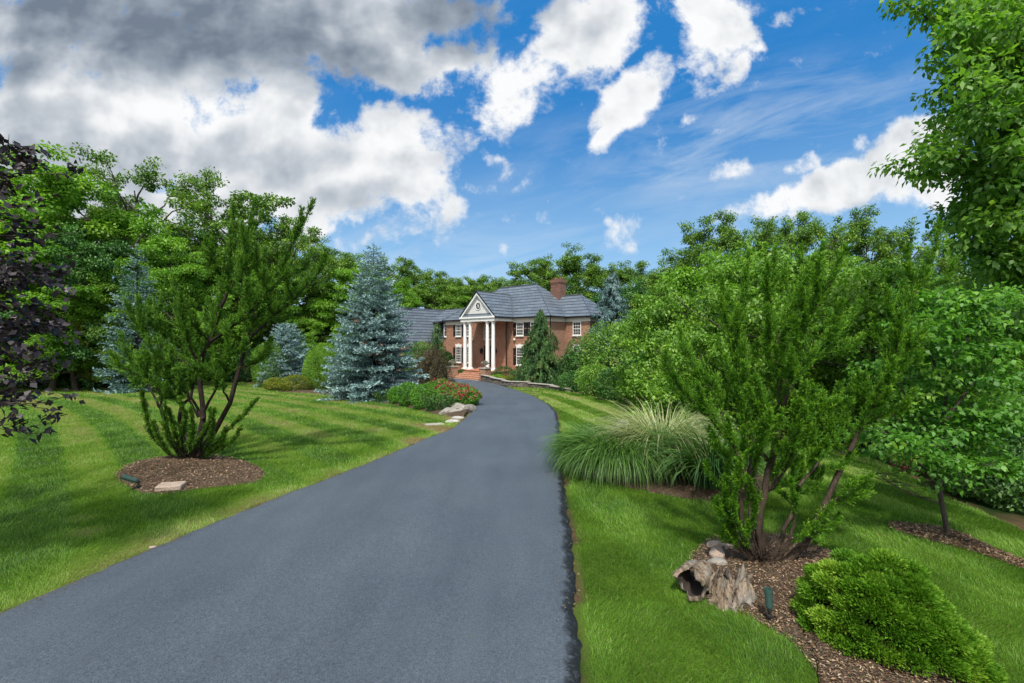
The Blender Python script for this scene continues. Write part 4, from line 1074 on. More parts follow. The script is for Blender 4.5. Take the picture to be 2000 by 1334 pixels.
rock('flat_rock', 'flat pale rock on the lawn by the driveway bend', 'rock', on(893, 817.5, .01), (.25, .15, .08), 4, PALER, .4)
rock('flat_rock', 'low wedge of pale rock at the grass edge of the driveway', 'rock', on(886, 824.5, .01), (.28, .12, .09), 5, PALER, .3)
rock('boulder', 'pale boulder behind the ornamental grass', 'boulder', at(1225, 866)+np.array([.15, 1.1, .13]), (.36, .30, .28), 6, PALER, .2)
rock('round_stone', 'rounded pinkish stone above the hollow stump, topmost of two', 'stone', on(1396, 1074, .05), (.10, .085, .065), 7, PINKR, .2, rough=.1)
rock('round_stone', 'rounded pinkish stone touching the hollow stump', 'stone', on(1400, 1091, .06), (.11, .09, .075), 8, PINKR, .9, rough=.1)
rock('flat_stone', 'flat tan stone half sunk at the mulch edge behind the stump', 'stone', on(1416, 1071, .015), (.12, .08, .035), 9, PINKR, .1, rough=.1)
rock('flat_stone', 'flat grey stone lying between stump and round stones', 'stone', on(1398, 1103, .03), (.13, .09, .05), 10, GREYR, .1, rough=.1)
pv = MB().box(-.27, .30, -.13, .15, -.05, .035).build('paving_slab', STONEC, None, bevel=.012)
pv.location = on(848, 830, .0); pv.rotation_euler = (0, .03, .5); tag(pv, 'thin pale stone slab lying in the lawn', 'slab')
bk = MB().prism([(-.19, 0), (.19, 0), (.185, .085), (.10, .088), (.02, .078), (-.10, .082), (-.19, .08)], -.12, .12).build('stone_block', PINKR, None, bevel=.012)
bk.location = on(334, 958, .03); bk.rotation_euler = (.05, .03, .25); tag(bk, 'flat reddish stone block at the rim of the juniper mulch', 'stone block')
rock('leaf_litter', 'curled dry leaf at the grass edge of the driveway', 'dry leaf', on(300, 1073, .03), (.05, .03, .018), 12, PINKR, .3, rough=.5, sub=2)

GREEN = simple('green_enamel', (.035, .075, .065), .45, 30, .25); DKM = simple('dark_metal', (.02, .02, .02), .5)
def spotlight(loc, tilt, az, label, s=1.):
    o = thing('garden_spotlight', label, 'garden light', loc, 0, 'garden spotlights', s)
    MB().lathe([(.012, -.08), (.014, .03), (.026, .035), (.026, .05), (.016, .055)], 0, 0, 0, 12).build('stake', DKM, o)
    MB().tube([(0, 0, .05), (0, 0, .085)], .011, 8).lathe([(.02, .082), (.022, .095), (.02, .108)], 0, 0, 0, 10).build('knuckle', DKM, o)
    h = MB().lathe([(.012, 0), (.026, .012), (.031, .03), (.034, .15), (.036, .155), (.036, .19), (.030, .19), (.028, .165)], 0, 0, 0, 20).build('lamp_head', GREEN, o, False)
    h.location = (0, 0, .10); h.rotation_euler = (tilt, 0, az)
    l = MB().lathe([(.027, 0), (.027, .004)], 0, 0, .16, 16).build('lens', GLASS, h)
spotlight(on(1503, 1218, .03), R(-4), R(40), 'green garden spotlight standing in mulch beside the hollow stump', .96)
spotlight(on(270, 958, .03), R(62), R(-62), 'green garden spotlight tipped over beside the reddish stone block', 1.25)

WOOD = None
m, t, out = newmat('driftwood'); P = t.node('ShaderNodeTexCoord').outputs['Object']
st = t.v('MULTIPLY', P, (1, 1, .3)); n = t.noise(st, 22, 7, .7, .6); n2 = t.noise(P, 5, 4)
c = t.mix(t.remap(n, .35, .65), (.060, .043, .030), (.36, .275, .195)); c = t.mix(t.remap(n2, .45, .65), c, t.mix(t.remap(n, .3, .7), (.09, .08, .07), (.40, .375, .33)))
principled(t, out, c, .9, n, 1, .03, .1); WOOD = m
INNER = simple('hollow_wood', (.045, .034, .028), .95, 12, .4, .01)
def driftwood():
    base = on(1400, 1168); d = base[1]
    o = thing('driftwood_stump', 'hollow weathered driftwood stump half sunk at the mulch edge', 'stump', base, R(8), None, 1.22)
    r = np.random.default_rng(8)
    # hollow log: thick ring whose mouth faces the driveway and the viewer
    k = 34; ang = np.arange(k)*2*PI/k; ax = norm(np.array([-.62, -.70, .16])); up_ = np.array([0, 0, 1.]); sx = norm(np.cross(ax, up_)); uz = np.cross(sx, ax)
    V = []; rings = []
    prof = [(-.22, .105), (-.10, .118), (.0, .125), (.08, .128), (.12, .118)]
    jag = .05*np.sin(ang*3+.5)+.03*np.sin(ang*7)+r.normal(0, .012, k)+.10*np.clip(np.sin(ang-.9), 0, 1)**3
    for i, (s, ra) in enumerate(prof):
        rr = ra*(1+.10*np.sin(ang*3+1)+.06*np.sin(ang*8)+.04*r.normal(0, 1, k)); ss = s+jag*(max(0, s)/.12)
        rings.append(ax*ss[:, None]+(np.cos(ang)*rr)[:, None]*sx+(np.sin(ang)*rr)[:, None]*uz)
    inner = []
    for s, f in ((.115, .80), (.0, .72), (-.14, .55)):
        ss = s+jag*(max(0, s)/.12); rr = .12*f*(1+.08*np.sin(ang*5))
        inner.append(ax*ss[:, None]+(np.cos(ang)*rr)[:, None]*sx+(np.sin(ang)*rr)[:, None]*uz)
    V = np.vstack(rings+inner[:1]); n = len(rings)+1
    Q = [(i*k+j, i*k+(j+1) % k, (i+1)*k+(j+1) % k, (i+1)*k+j) for i in range(n-1) for j in range(k)]
    a = npmesh('hollow_log', V, Q, WOOD, o, None, True); a.location = (-.13, .10, .115)
    Vi = np.vstack(inner); Qi = [(i*k+j, i*k+(j+1) % k, (i+1)*k+(j+1) % k, (i+1)*k+j) for i in range(2) for j in range(k)]
    b = npmesh('hollow', Vi, Qi, INNER, a, None, True)
    # root mass: ridged, jagged lump
    kk, hh = 60, 16; ang = np.arange(kk)*2*PI/kk; V = []
    ridge = .16*np.abs(np.sin(ang*4.5+.6))+.10*np.abs(np.sin(ang*8.3))+.05*r.normal(0, 1, kk)
    topj = .75+.30*np.sin(ang*2+2.2)+.22*np.abs(np.sin(ang*6.5))+.08*r.normal(0, 1, kk)
    for i in range(hh):
        f = i/(hh-1); rad = (1.15-.55*f**.8)*(.82+ridge*(1.1-.3*f))+.03*r.normal(0, 1, kk)
        V.append(np.stack([np.cos(ang+.35*f)*rad*.185, np.sin(ang+.35*f)*rad*.13, -.05+(f*topj+.0)*.22+.012*r.normal(0, 1, kk)], 1))
    for f, dz in ((.55, -.02), (.25, -.07), (.02, -.09)):
        V.append(np.stack([np.cos(ang+.35)*.6*f*.17, np.sin(ang+.35)*.6*f*.12, .05+topj*.10+dz+.01*r.normal(0, 1, kk)], 1))
    V = np.vstack(V); n = hh+3
    Q = [(i*kk+j, i*kk+(j+1) % kk, (i+1)*kk+(j+1) % kk, (i+1)*kk+j) for i in range(n-1) for j in range(kk)]
    c = npmesh('root_mass', V, Q, WOOD, o, None, True); c.location = (.09, -.07, .02)
    r2 = MB()
    sp = Acc()
    for i in range(11):
        x_ = r.uniform(-.12, .20); y_ = r.uniform(-.05, .09); h = r.uniform(.10, .20)
        p = np.array([[x_, y_, .06], [x_+r.normal(0, .02), y_+r.normal(0, .02), .06+h*.6], [x_+r.normal(0, .035), y_+r.normal(0, .02), .06+h]])
        sp.add(*tube(p, np.array([.035, .026, .004])*r.uniform(.7, 1.2), 6, .25))
    s_ = sp.build('splinters', WOOD, o, True); s_.location = (.06, 0, 0)
driftwood()
# ----------------------------------------------------------------------------- near junipers
def limbset(base, Y0, specs):
    out = []
    for pix, dz, r0, st, sc in specs:
        n = len(pix); pts = []
        for i, (px, py) in enumerate(pix):
            f = i/(n-1) if n > 1 else 0
            pts.append(pt(px, py, Y0+dz*f**.8)-base)
        out.append((pts, r0, st, sc))
    return out
jb = at(1487, 1104); Yj = jb[1]
J = [([(1487, 1108), (1487, 985), (1516, 872), (1525, 805), (1523, 751), (1505, 670), (1503, 600), (1512, 492)], .05, .050, .30, 1.0),
     ([(1500, 1108), (1560, 1080), (1606, 1000), (1642, 917), (1668, 868), (1712, 796), (1750, 690), (1772, 612), (1805, 528), (1834, 440)], .25, .048, .34, 1.0),
     ([(1660, 880), (1700, 800), (1732, 756), (1764, 706), (1809, 643)], -.35, .026, .10, .9),
     ([(1478, 1108), (1452, 1050), (1447, 960), (1440, 886), (1390, 820), (1341, 773), (1309, 733), (1299, 690)], -.35, .036, .42, .85),
     ([(1420, 850), (1395, 760), (1352, 715), (1332, 670), (1326, 640)], .40, .020, .15, .85),
     ([(1500, 900), (1450, 830), (1432, 760), (1440, 670), (1453, 580), (1462, 496)], .50, .026, .12, 1.0),
     ([(1520, 830), (1548, 730), (1559, 672), (1586, 612), (1622, 548), (1653, 488)], -.45, .024, .15, 1.0),
     ([(1505, 700), (1535, 620), (1565, 560), (1595, 510), (1609, 478)], .35, .018, .12, .9),
     ([(1520, 860), (1560, 815), (1612, 797), (1662, 788)], -.55, .016, .15, .8),
     ([(1474, 1106), (1440, 1060), (1424, 990), (1418, 930), (1428, 885)], -.25, .018, .25, .62),
     ([(1497, 1108), (1530, 1040), (1560, 950), (1590, 860), (1604, 760)], .65, .030, .38, .9),
     ([(1492, 1108), (1470, 1040), (1462, 960), (1480, 900)], .2, .030, .55, .5), ([(1506, 1106), (1540, 1060), (1552, 1000), (1545, 940)], -.2, .030, .6, .5), ([(1482, 1108), (1455, 1075), (1432, 1040), (1425, 1005)], .1, .022, .5, .4), ([(1510, 1106), (1575, 1070), (1612, 1050), (1640, 1000)], .3, .018, .5, .35),
     ([(1500, 960), (1530, 900), (1555, 850), (1575, 800)], -.5, .016, .2, .7),
     ([(1447, 960), (1480, 890), (1490, 820), (1475, 740)], -.5, .018, .2, .8),
     ([(1525, 800), (1570, 720), (1632, 660), (1680, 590)], .6, .016, .2, .95), ([(1560, 950), (1600, 900), (1645, 830), (1672, 740)], .4, .018, .25, .9), ([(1450, 960), (1466, 890), (1450, 800), (1420, 720), (1402, 660)], .2, .020, .2, .9), ([(1500, 960), (1545, 900), (1570, 830), (1590, 760)], -.4, .018, .25, .8), ([(1478, 1100), (1440, 1060), (1420, 1010), (1412, 960)], -.1, .020, .2, .55), ([(1486, 1104), (1452, 1050), (1432, 1000), (1440, 950)], -.35, .020, .25, .5), ([(1504, 1104), (1550, 1060), (1590, 1030), (1625, 985)], -.2, .018, .35, .5),
     ([(1606, 1000), (1650, 960), (1700, 930)], -.1, .010, .35, .35),
     ([(1500, 1100), (1550, 1060), (1600, 1040), (1645, 1015)], -.15, .012, .55, .28),
     ([(1480, 1100), (1440, 1070), (1415, 1030), (1405, 990)], -.15, .012, .35, .38),
     ([(1490, 1104), (1470, 1040), (1475, 980), (1460, 930)], -.3, .014, .4, .45)]
o = thing('juniper_tree', 'contorted bright green juniper leaning over the stump and the low conifer', 'juniper', jb)
juniper(o, 21, limbset(jb, Yj, J), M_JUN, shoot=.29, step=.0125, ll=.035, lw=.0068, lstep=.0042, sub=3.0, span=1.0, maxsub=.5, nsub=6, twigs=60, side=.60, upb=.45, tip=.25)
jb = at(370, 902); Yj = jb[1]
J = [([(372, 905), (388, 861), (397, 819), (389, 720), (406, 672), (430, 600), (445, 520), (450, 450), (455, 400)], .2, .075, .34, 1.0),
     ([(389, 724), (336, 691), (290, 660), (258, 622), (244, 590)], -.4, .045, .15, .9),
     ([(378, 905), (426, 832), (448, 784), (461, 742), (474, 698), (500, 620), (540, 540), (575, 470), (600, 425), (612, 393)], .5, .065, .36, .95),
     ([(362, 905), (330, 850), (315, 800), (310, 762), (246, 723), (216, 690)], -.7, .05, .50, .8),
     ([(366, 905), (349, 800), (374, 768), (368, 700), (350, 620), (338, 540)], .7, .05, .40, .95),
     ([(430, 600), (470, 520), (488, 450), (497, 392)], .3, .035, .10, .95),
     ([(488, 660), (545, 608), (592, 566), (620, 534), (637, 500)], -.5, .040, .14, .9),
     ([(380, 905), (415, 870), (448, 838), (480, 806), (503, 780)], -.5, .030, .50, .35),
     ([(358, 905), (310, 870), (292, 835), (284, 795), (278, 765)], -.3, .035, .35, .40),
     ([(336, 691), (308, 630), (318, 568)], .5, .028, .15, .8),
     ([(389, 720), (362, 650), (352, 575)], -.5, .03, .15, .85),
     ([(406, 672), (470, 625), (520, 575), (562, 530)], -.7, .032, .15, .9),
     ([(397, 819), (360, 760), (300, 720), (262, 690)], .9, .03, .3, .85),
     ([(448, 784), (420, 740), (380, 720), (345, 730)], -.9, .02, .25, .7),
     ([(500, 620), (470, 560), (480, 500), (470, 440)], -.4, .024, .2, .9),
     ([(370, 905), (350, 870), (340, 840), (330, 800)], -.5, .02, .3, .35),
     ([(376, 905), (400, 880), (415, 850), (410, 800)], -.5, .02, .3, .35),
     ([(388, 815), (352, 750), (318, 705), (288, 668)], -.6, .03, .25, .95), ([(400, 800), (430, 745), (448, 700), (440, 640)], -.6, .03, .25, .9), ([(366, 860), (350, 780), (325, 730), (330, 680)], .8, .03, .35, .9), ([(315, 800), (285, 745), (252, 700), (238, 655)], .3, .026, .3, .85),
     ([(364, 905), (330, 885), (312, 860), (300, 825)], -.3, .03, .2, .45), ([(372, 905), (345, 880), (325, 840), (322, 790)], -.6, .03, .2, .45), ([(380, 905), (405, 890), (430, 868), (440, 840)], -.3, .03, .2, .42),
     ([(366, 905), (355, 860), (362, 820), (352, 780)], -.6, .03, .2, .45), ([(376, 905), (385, 870), (405, 835), (420, 800)], -.6, .03, .25, .4), ([(372, 905), (370, 870), (376, 840), (372, 800)], -.8, .025, .2, .42), ([(384, 905), (420, 885), (455, 862), (470, 838)], .3, .02, .3, .35)]
o = thing('juniper_tree', 'upright many stemmed juniper in the oval mulch bed on the lawn', 'juniper', jb)
juniper(o, 22, limbset(jb, Yj, J), M_JUN2, shoot=.48, step=.024, ll=.060, lw=.0125, lstep=.0078, bmat=BARK_D, vbase=.48, sub=2.6, span=1.9, maxsub=.85, nsub=5, twigs=40, side=.60, upb=.45, tip=.25)

# ----------------------------------------------------------------------------- low conifer, grasses
lb = at(1738, 1258)
o = thing('low_conifer', 'low spreading bright green conifer bush on the mulch', 'conifer bush', lb)
r = np.random.default_rng(31); P = []; D = []; N_ = []; v = []
c_, s_ = math.cos(R(-26)), math.sin(R(-26))
lobes = []
for i in range(1000):
    if len(lobes) >= 120: break
    a = r.random()*6.28; rr = math.sqrt(r.random()); e1, e2 = .60*rr*math.cos(a), .43*rr*math.sin(a)
    hz = .62*math.sqrt(max(.03, 1-rr**2))*(1-.28*e1/.60)*r.uniform(.80, 1.16)*(1+.16*math.sin(e1*10+1)*math.cos(e2*9))
    p = (c_*e1-s_*e2, s_*e1+c_*e2, max(.07, hz))
    if any((p[0]-q[0])**2+(p[1]-q[1])**2+(p[2]-q[2])**2 < .088**2 for q in lobes): continue
    g0 = norm(np.array([math.cos(a)*rr*c_-math.sin(a)*rr*s_, math.cos(a)*rr*s_+math.sin(a)*rr*c_, .8]))
    lobes.append((*p, g0, r.normal(.5, .10)+(.24 if (e1 < -.35 and r.random() < .5) else 0)))
for cx, cy, hz, g0, bv in lobes:
    n = 800; g = norm(r.normal(0, 1, (n, 3))+g0*.9); s = r.random(n)**.5
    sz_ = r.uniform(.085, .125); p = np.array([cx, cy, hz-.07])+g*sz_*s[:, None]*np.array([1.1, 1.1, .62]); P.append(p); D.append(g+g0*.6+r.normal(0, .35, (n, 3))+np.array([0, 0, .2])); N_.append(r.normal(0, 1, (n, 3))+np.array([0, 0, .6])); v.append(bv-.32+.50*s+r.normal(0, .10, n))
P = np.vstack(P); P[:, 2] = np.maximum(P[:, 2], .01); n = len(P)
P[:, 2] += G(P[:, 0]+lb[0], P[:, 1]+lb[1])-lb[2]
T = Acc()
for i in range(26):
    c = lobes[i]; T.add(*tube(curve(np.array([c[0]*.35, c[1]*.35, -.04]), np.array([c[0], c[1], c[2]-.05]), -.03, 4, r), np.array([.016, .012, .009, .005]), 5))
T.build('stem', BARK_R, o, True)
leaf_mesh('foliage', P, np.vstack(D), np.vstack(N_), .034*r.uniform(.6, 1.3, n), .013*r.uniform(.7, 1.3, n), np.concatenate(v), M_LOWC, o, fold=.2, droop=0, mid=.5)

GS1 = [(0, (.018, .060, .008)), (.4, (.055, .150, .018)), (.75, (.125, .255, .038)), (1, (.30, .44, .13))]
gp = at(1228, 938)
o = thing('ornamental_grass', 'broad fountain of fine green ornamental grass spilling over the driveway edge', 'ornamental grass', gp+np.array([0, .5, 0]))
tallgrass(o, 41, .64, .36, 5200, 1.36, .0150, 2.5, GS1, spreadr=.75)
tallgrass(o, 46, .30, .30, 1700, 1.28, .0150, 2.5, GS1, spreadr=.75).location = (-.36, .32, 0)
g2 = at(1318, 940)
o = thing('ornamental_grass', 'pale cream striped ornamental grass between two green grass clumps', 'ornamental grass', g2+np.array([0, .75, 0]))
tallgrass(o, 42, .28, .24, 1600, 1.80, .014, 2.0, [(0, (.10, .17, .05)), (.4, (.28, .34, .13)), (.75, (.50, .50, .26)), (1, (.62, .58, .36))], spreadr=.8)
g3 = at(1402, 965)
o = thing('ornamental_grass', 'wide bladed dark green ornamental grass beside the tall juniper', 'ornamental grass', g3+np.array([0, .35, 0]))
tallgrass(o, 43, .26, .22, 800, 1.6, .028, 2.0, [(0, (.018, .065, .014)), (.4, (.045, .130, .024)), (.75, (.09, .20, .04)), (1, (.20, .32, .10))], spreadr=.75)

# ----------------------------------------------------------------------------- copper beech reaching in
bb = np.array((-7.4, 4.6, float(G(-7.4, 4.6))))
o = thing('copper_beech', 'purple leaved beech whose branches hang over the lawn', 'beech tree', bb)
r = np.random.default_rng(51); T = Acc(); P = []; D = []; N_ = []; v = []
zz = np.linspace(-.1, 5.0, 7); T.add(*tube(np.stack([.1*np.sin(zz), .06*np.cos(zz), zz], 1), .17*np.linspace(1.15, .25, 7), 9))
def bbranch(p0, p1, sag, n_tw, r0):
    lp = curve(p0, p1, sag, 8, r, .015); T.add(*tube(lp, r0*np.linspace(1, .12, 8), 6)); L = np.linalg.norm(p1-p0); u = norm(p1-p0)
    for i in range(n_tw):
        q = .25+.75*(i+r.random())/n_tw; k_ = q*7; a_ = min(int(k_), 6); c = lp[a_]+(lp[a_+1]-lp[a_])*(k_-a_)
        sd = np.cross(u, (0, 0, 1.)); d = norm(u*.8+sd*r.choice([-1, 1])*r.uniform(.2, .9)+np.array([0, 0, r.normal(-.12, .22)])); tl = L*.22*(1.15-.5*q)*r.uniform(.5, 1.2)
        tw = curve(c, c+d*tl, -.08*tl, 4, r, .02); T.add(*tube(tw, .006*np.array([1, .7, .5, .25]), 4))
        m_ = int(tl/.019); s = r.random(m_); P.append(c+d*(tl*s)[:, None]+r.normal(0, .035, (m_, 3))); g = r.normal(0, .75, (m_, 3)); D.append(d*.6+g+np.array([0, 0, -.30])); N_.append(np.array([0, 0, 1.])+r.normal(0, .55, (m_, 3))); v.append(.45+r.normal(0, .22, m_))
for tx, ty, Yt, hz in ((45, 290, 4.6, 3.9), (130, 340, 4.9, 3.9), (20, 330, 4.4, 3.8), (40, 400, 4.4, 3.6), (30, 460, 4.6, 3.3), (150, 530, 5.0, 3.1), (110, 545, 4.7, 3.0), (40, 530, 4.4, 3.0), (30, 600, 4.5, 2.8), (100, 640, 4.8, 2.7), (60, 610, 5.0, 2.7), (130, 660, 5.2, 2.6), (45, 690, 4.4, 2.4), (85, 710, 4.8, 2.3), (60, 740, 4.6, 2.1), (95, 800, 4.8, 1.95), (40, 790, 4.4, 1.9), (45, 845, 4.6, 1.75), (20, 650, 4.8, 2.5)):
    p1 = pt(tx, ty, Yt)-bb; bbranch(np.array([r.normal(0, .1), r.normal(0, .1), hz*.72]), p1, .28, 11, .022)
for i in range(14):   # the side away from the lawn
    a = r.uniform(1.4, 5.4); h = r.uniform(1.6, 4.6); L = r.uniform(1.6, 3.2)*(1-.06*h); p0 = np.array([0, 0, h]); bbranch(p0, p0+np.array([math.cos(a)*L, math.sin(a)*L, .35*L]), .1, 9, .03)
for i in range(3):
    a = r.uniform(-.9, .9); h = r.uniform(3.9, 4.6); p0 = np.array([0, 0, h]); bbranch(p0, p0+np.array([math.cos(a)*1.6, math.sin(a)*1.6, .9]), .1, 9, .03)
P = np.vstack(P); n = len(P); T.build('trunk', BARK, o, True)
leaf_mesh('crown', P, np.vstack(D), np.vstack(N_), .088*r.uniform(.7, 1.25, n), .056*r.uniform(.8, 1.2, n), np.concatenate(v), M_BEECH, o, fold=.1, droop=.15)

# ----------------------------------------------------------------------------- island bed
def land_(px, Y): x_ = (px-1000)/FPX*Y; return np.array((x_, Y, float(G(x_, Y))))
def gp_(px, py, dy=0):
    p = at(px, py)
    if dy: p = np.array((p[0]*(p[1]+dy)/p[1], p[1]+dy, 0)); p[2] = float(G(p[0], p[1]))
    return p
b = gp_(730, 783, 1.6); H = (CAM_H+(667-474)/FPX*b[1])-b[2]
o = thing('blue_spruce', 'large silver blue spruce in the island bed before the house', 'spruce', b)
spruce(o, 61, H, H*.345, M_BLUE, 32, 12, .17, .060, 1.45, .9, .74)
b = pt(268, 700, 29.5); b[2] = float(G(b[0], b[1])); H = (CAM_H+(667-478)/FPX*b[1])-b[2]
o = thing('blue_spruce', 'tall dusky blue spruce at the edge of the wood behind the lawn', 'spruce', b)
spruce(o, 62, H, H*.24, M_BLUE2, 26, 9, .26, .085, .8, .6, .75)
b = land_(558, 36.0); H = (CAM_H+(667-628)/FPX*b[1])-b[2]
o = thing('blue_spruce', 'short rounded blue spruce between two lime green shrubs', 'spruce', b)
spruce(o, 63, H, H*.44, M_BLUE, 18, 11, .22, .075, 1.2, .3, .50)
b = pt(1196, 740, 41.0); b[2] = float(G(b[0], b[1])); H = (CAM_H+(667-527)/FPX*b[1])-b[2]
o = thing('blue_cedar', 'feathery blue cedar at the corner of the brick house', 'cedar', b)
weeper(o, 64, H, H*.27, M_BLUE2, 210, .55, 1.3, .06, .22, .60, 2.2)
b = gp_(1056, 752, 1.0); H = (CAM_H+(667-600)/FPX*b[1])-b[2]
o = thing('weeping_conifer', 'shaggy weeping conifer hiding the house windows behind the retaining wall', 'weeping conifer', b)
weeper(o, 65, H, H*.43, M_CEDAR, 240, .7, 1.2, .05, .17, .85, .9)
b = hw(-13.7, -2.0); b[2] = float(G(b[0], b[1])); b = pt(853, 735, 47.5); b[2] = float(G(b[0], b[1])); H = (CAM_H+(667-628)/FPX*b[1])-b[2]
o = thing('weeping_conifer', 'slim weeping conifer beside the far end of the house front', 'weeping conifer', b)
weeper(o, 66, H, H*.27, M_CEDAR, 120, .7, .9, .06, .2, .6, .6)
b = gp_(843, 766, .5)
o = thing('weeping_shrub', 'brownish weeping shrub in the island bed between spruce and roses', 'weeping shrub', b)
weeper(o, 67, 2.9, 1.75, M_BROWN, 150, 1.0, 1.0, .03, .12, .35, .8)
for px, py, rx, h, lab, sd in ((828, 801, .50, .95, 'round clipped green boxwood beside the low dark shrub and boulders', 1), (797, 795, .46, .95, 'round clipped boxwood between its two neighbours in the island bed', 2), (774, 790, .36, .72, 'small boxwood half tucked under the blue spruce', 3)):
    o = thing('boxwood_ball', lab, 'boxwood', gp_(px, py, rx*.9), 0, 'clipped boxwoods of the island bed'); bush(o, 70+sd, rx, rx, h, M_BOX, 5200, .060, .6, .05, 30, .15, vs=.18)
o = thing('low_shrub', 'low dark green shrub between boxwood ball and grey boulder', 'shrub', gp_(862, 806, .5)); bush(o, 75, .60, .45, .58, M_BOXD, 3600, .065, .6, .14, 24, .3)
# roses
for (px, py, dy, rx, ry, h, lab, nf, sd) in ((886, 790, .6, 1.0, .8, .85, 'rose bush full of red blooms beside the grey boulders', 150, 1), (912, 795, .5, .62, .62, .70, 'rose bush with red blooms overhanging the driveway', 100, 2), (860, 782, 1.1, .75, .6, .95, 'rose bush with fading pinkish red blooms behind the boxwoods', 90, 3)):
    o = thing('rose_bush', lab, 'rose bush', gp_(px, py, dy), 0, 'red rose bushes of the island bed'); bush(o, 80+sd, rx, ry, h, M_BOX, 4200, .065, .6, .16, 30, .45)
    r = np.random.default_rng(90+sd); P = []; D = []; N_ = []; v = []
    for i in range(nf):
        g = norm(r.normal(0, 1, 3)); g[2] = abs(g[2]); c = g*np.array([rx, ry, h*.56])*r.uniform(.92, 1.1)+np.array([0, 0, h*.5]); m_ = 9
        k_ = norm(r.normal(0, 1, (m_, 3))+g*.8); P.append(np.repeat(c[None], m_, 0)); D.append(k_); N_.append(g+r.normal(0, .4, (m_, 3))); v.append(np.full(m_, r.random())+r.normal(0, .08, m_))
    P = np.vstack(P); leaf_mesh('blooms', P, np.vstack(D), np.vstack(N_), .070, .062, np.concatenate(v), bpy.data.materials.get('rose_petal') or leafmat('rose_petal', [(0, (.20, .012, .03)), (.45, (.40, .03, .06)), (.75, (.48, .14, .13)), (1, (.56, .32, .26))], .25, .04), o)
o = thing('round_shrub', 'large rounded lime green shrub touching the big blue spruce', 'shrub', gp_(634, 766, 1.5)); bush(o, 101, 1.25, 1.2, 2.9, M_LIME, 15000, .085, .5, .10, 60, .25, spiky=.3)
o = thing('round_shrub', 'lime green shrub before the short rounded blue spruce', 'shrub', land_(526, 35.0)); bush(o, 102, 1.25, 1.0, 3.2, M_LIME, 10000, .09, .42, .14, 40, .35, spiky=.7)
for i, (px, py, dy, rx, h, lab) in enumerate(((578, 766, .6, 1.05, 1.0, 'low golden tipped hedge shrub under the lime green shrub'), (540, 764, .6, .8, .8, 'low golden tipped hedge shrub next to the upright juniper'))):
    o = thing('golden_shrub', lab, 'hedge shrub', gp_(px, py, dy), 0, 'golden hedge shrubs of the island bed'); bush(o, 105+i, rx, .6, h, M_YEL, 5200, .075, .6, .06, 30, .3)
for i, (px, py, dy, rx, h, m_, lab) in enumerate(((690, 776, .8, .55, .55, M_BOXD, 'low dark shrub in the shade below the big blue spruce'), (752, 787, .6, .5, .5, M_BOXD, 'low dark shrub between the blue spruce skirt and the boxwoods'))):
    o = thing('low_shrub', lab, 'shrub', gp_(px, py, dy)); bush(o, 108+i, rx, .4, h, m_, 2200, .07, .6, .14)
for i, (px, py, dy, rx, h, m_, lab) in enumerate(((1118, 766, .9, .8, 1.2, M_DEEP, 'dark shrub just past the end of the retaining wall'), (1160, 775, .9, 1.0, 1.6, M_DOG, 'leafy shrub at the lawn edge below the big rhododendron'), (1203, 785, .9, .95, 1.5, M_DEEP, 'dark shrub at the striped lawn edge under the sweeping dogwood'), (1248, 796, .8, .9, 1.4, M_DOG, 'leafy shrub where the striped lawn meets the sweeping dogwood'), (1300, 812, .9, .9, 1.3, M_DEEP, 'dark shrub at the lawn edge behind the ornamental grass'))):
    o = thing('lawn_edge_shrub', lab, 'shrub', gp_(px, py, dy)); bush(o, 112+i, rx, rx*.8, h, m_, 4200, .11, .55, .22, 30, .4, vs=.28)
# ----------------------------------------------------------------------------- beds at the house
for i, (px, py, Yh, rx, ry, h, m_, nm, lab) in enumerate(((984, 733, 42.6, 1.0, .75, 1.25, M_BOXD, 'boxwood_hedge', 'clipped dark boxwood hedge between portico and weeping conifer'), (902, 726, 46.6, .5, .4, .75, M_BOXD, 'boxwood_ball', 'small dark boxwood at the foot of the white columns behind a brick pier'),
      (972, 741, 40.9, .75, .5, .62, M_LIME, 'low_shrub', 'low lime green shrub above the retaining wall'), (995, 745, 40.2, .85, .45, .55, M_YEL, 'low_shrub', 'low golden shrub above the retaining wall'), (958, 738, 41.6, .35, .35, .5, M_YEL, 'low_shrub', 'small golden shrub beside the brick pier'), (1088, 758, 38.5, .6, .5, .7, M_BOX, 'low_shrub', 'small green shrub at the end of the retaining wall'))):
    b = pt(px, py, Yh); b[2] = float(G(b[0], b[1])); o = thing(nm, lab, 'hedge' if 'hedge' in nm else 'shrub', b); bush(o, 120+i, rx, ry, h, m_, 3200, .09, .6, .06, 26, .2)
for i, (px, Yh, rx, h, m_, lab) in enumerate(((1150, 38, 1.9, 3.6, M_DEEP, 'big dark rhododendron below the corner window of the house'), (1122, 39, 1.3, 2.4, M_DEEP, 'dark rhododendron between weeping conifer and dogwood'), (1190, 36, 2.0, 4.6, M_DOG, 'green leafy shrub screening the blue cedar'), (818, 45, 1.5, 3.2, M_DEEP, 'dark evergreen shrub screening the garage wall beside the big blue spruce'), (869, 47.5, .9, 2.3, M_BOXD, 'dark green shrub at the far corner of the house front'))):
    b = pt(px, 740, Yh); b[2] = float(G(b[0], b[1])); o = thing('large_shrub', lab, 'shrub', b); bush(o, 130+i, rx, rx*.9, h, m_, 7000, .17, .5, .22, 34, .35, vs=.3)
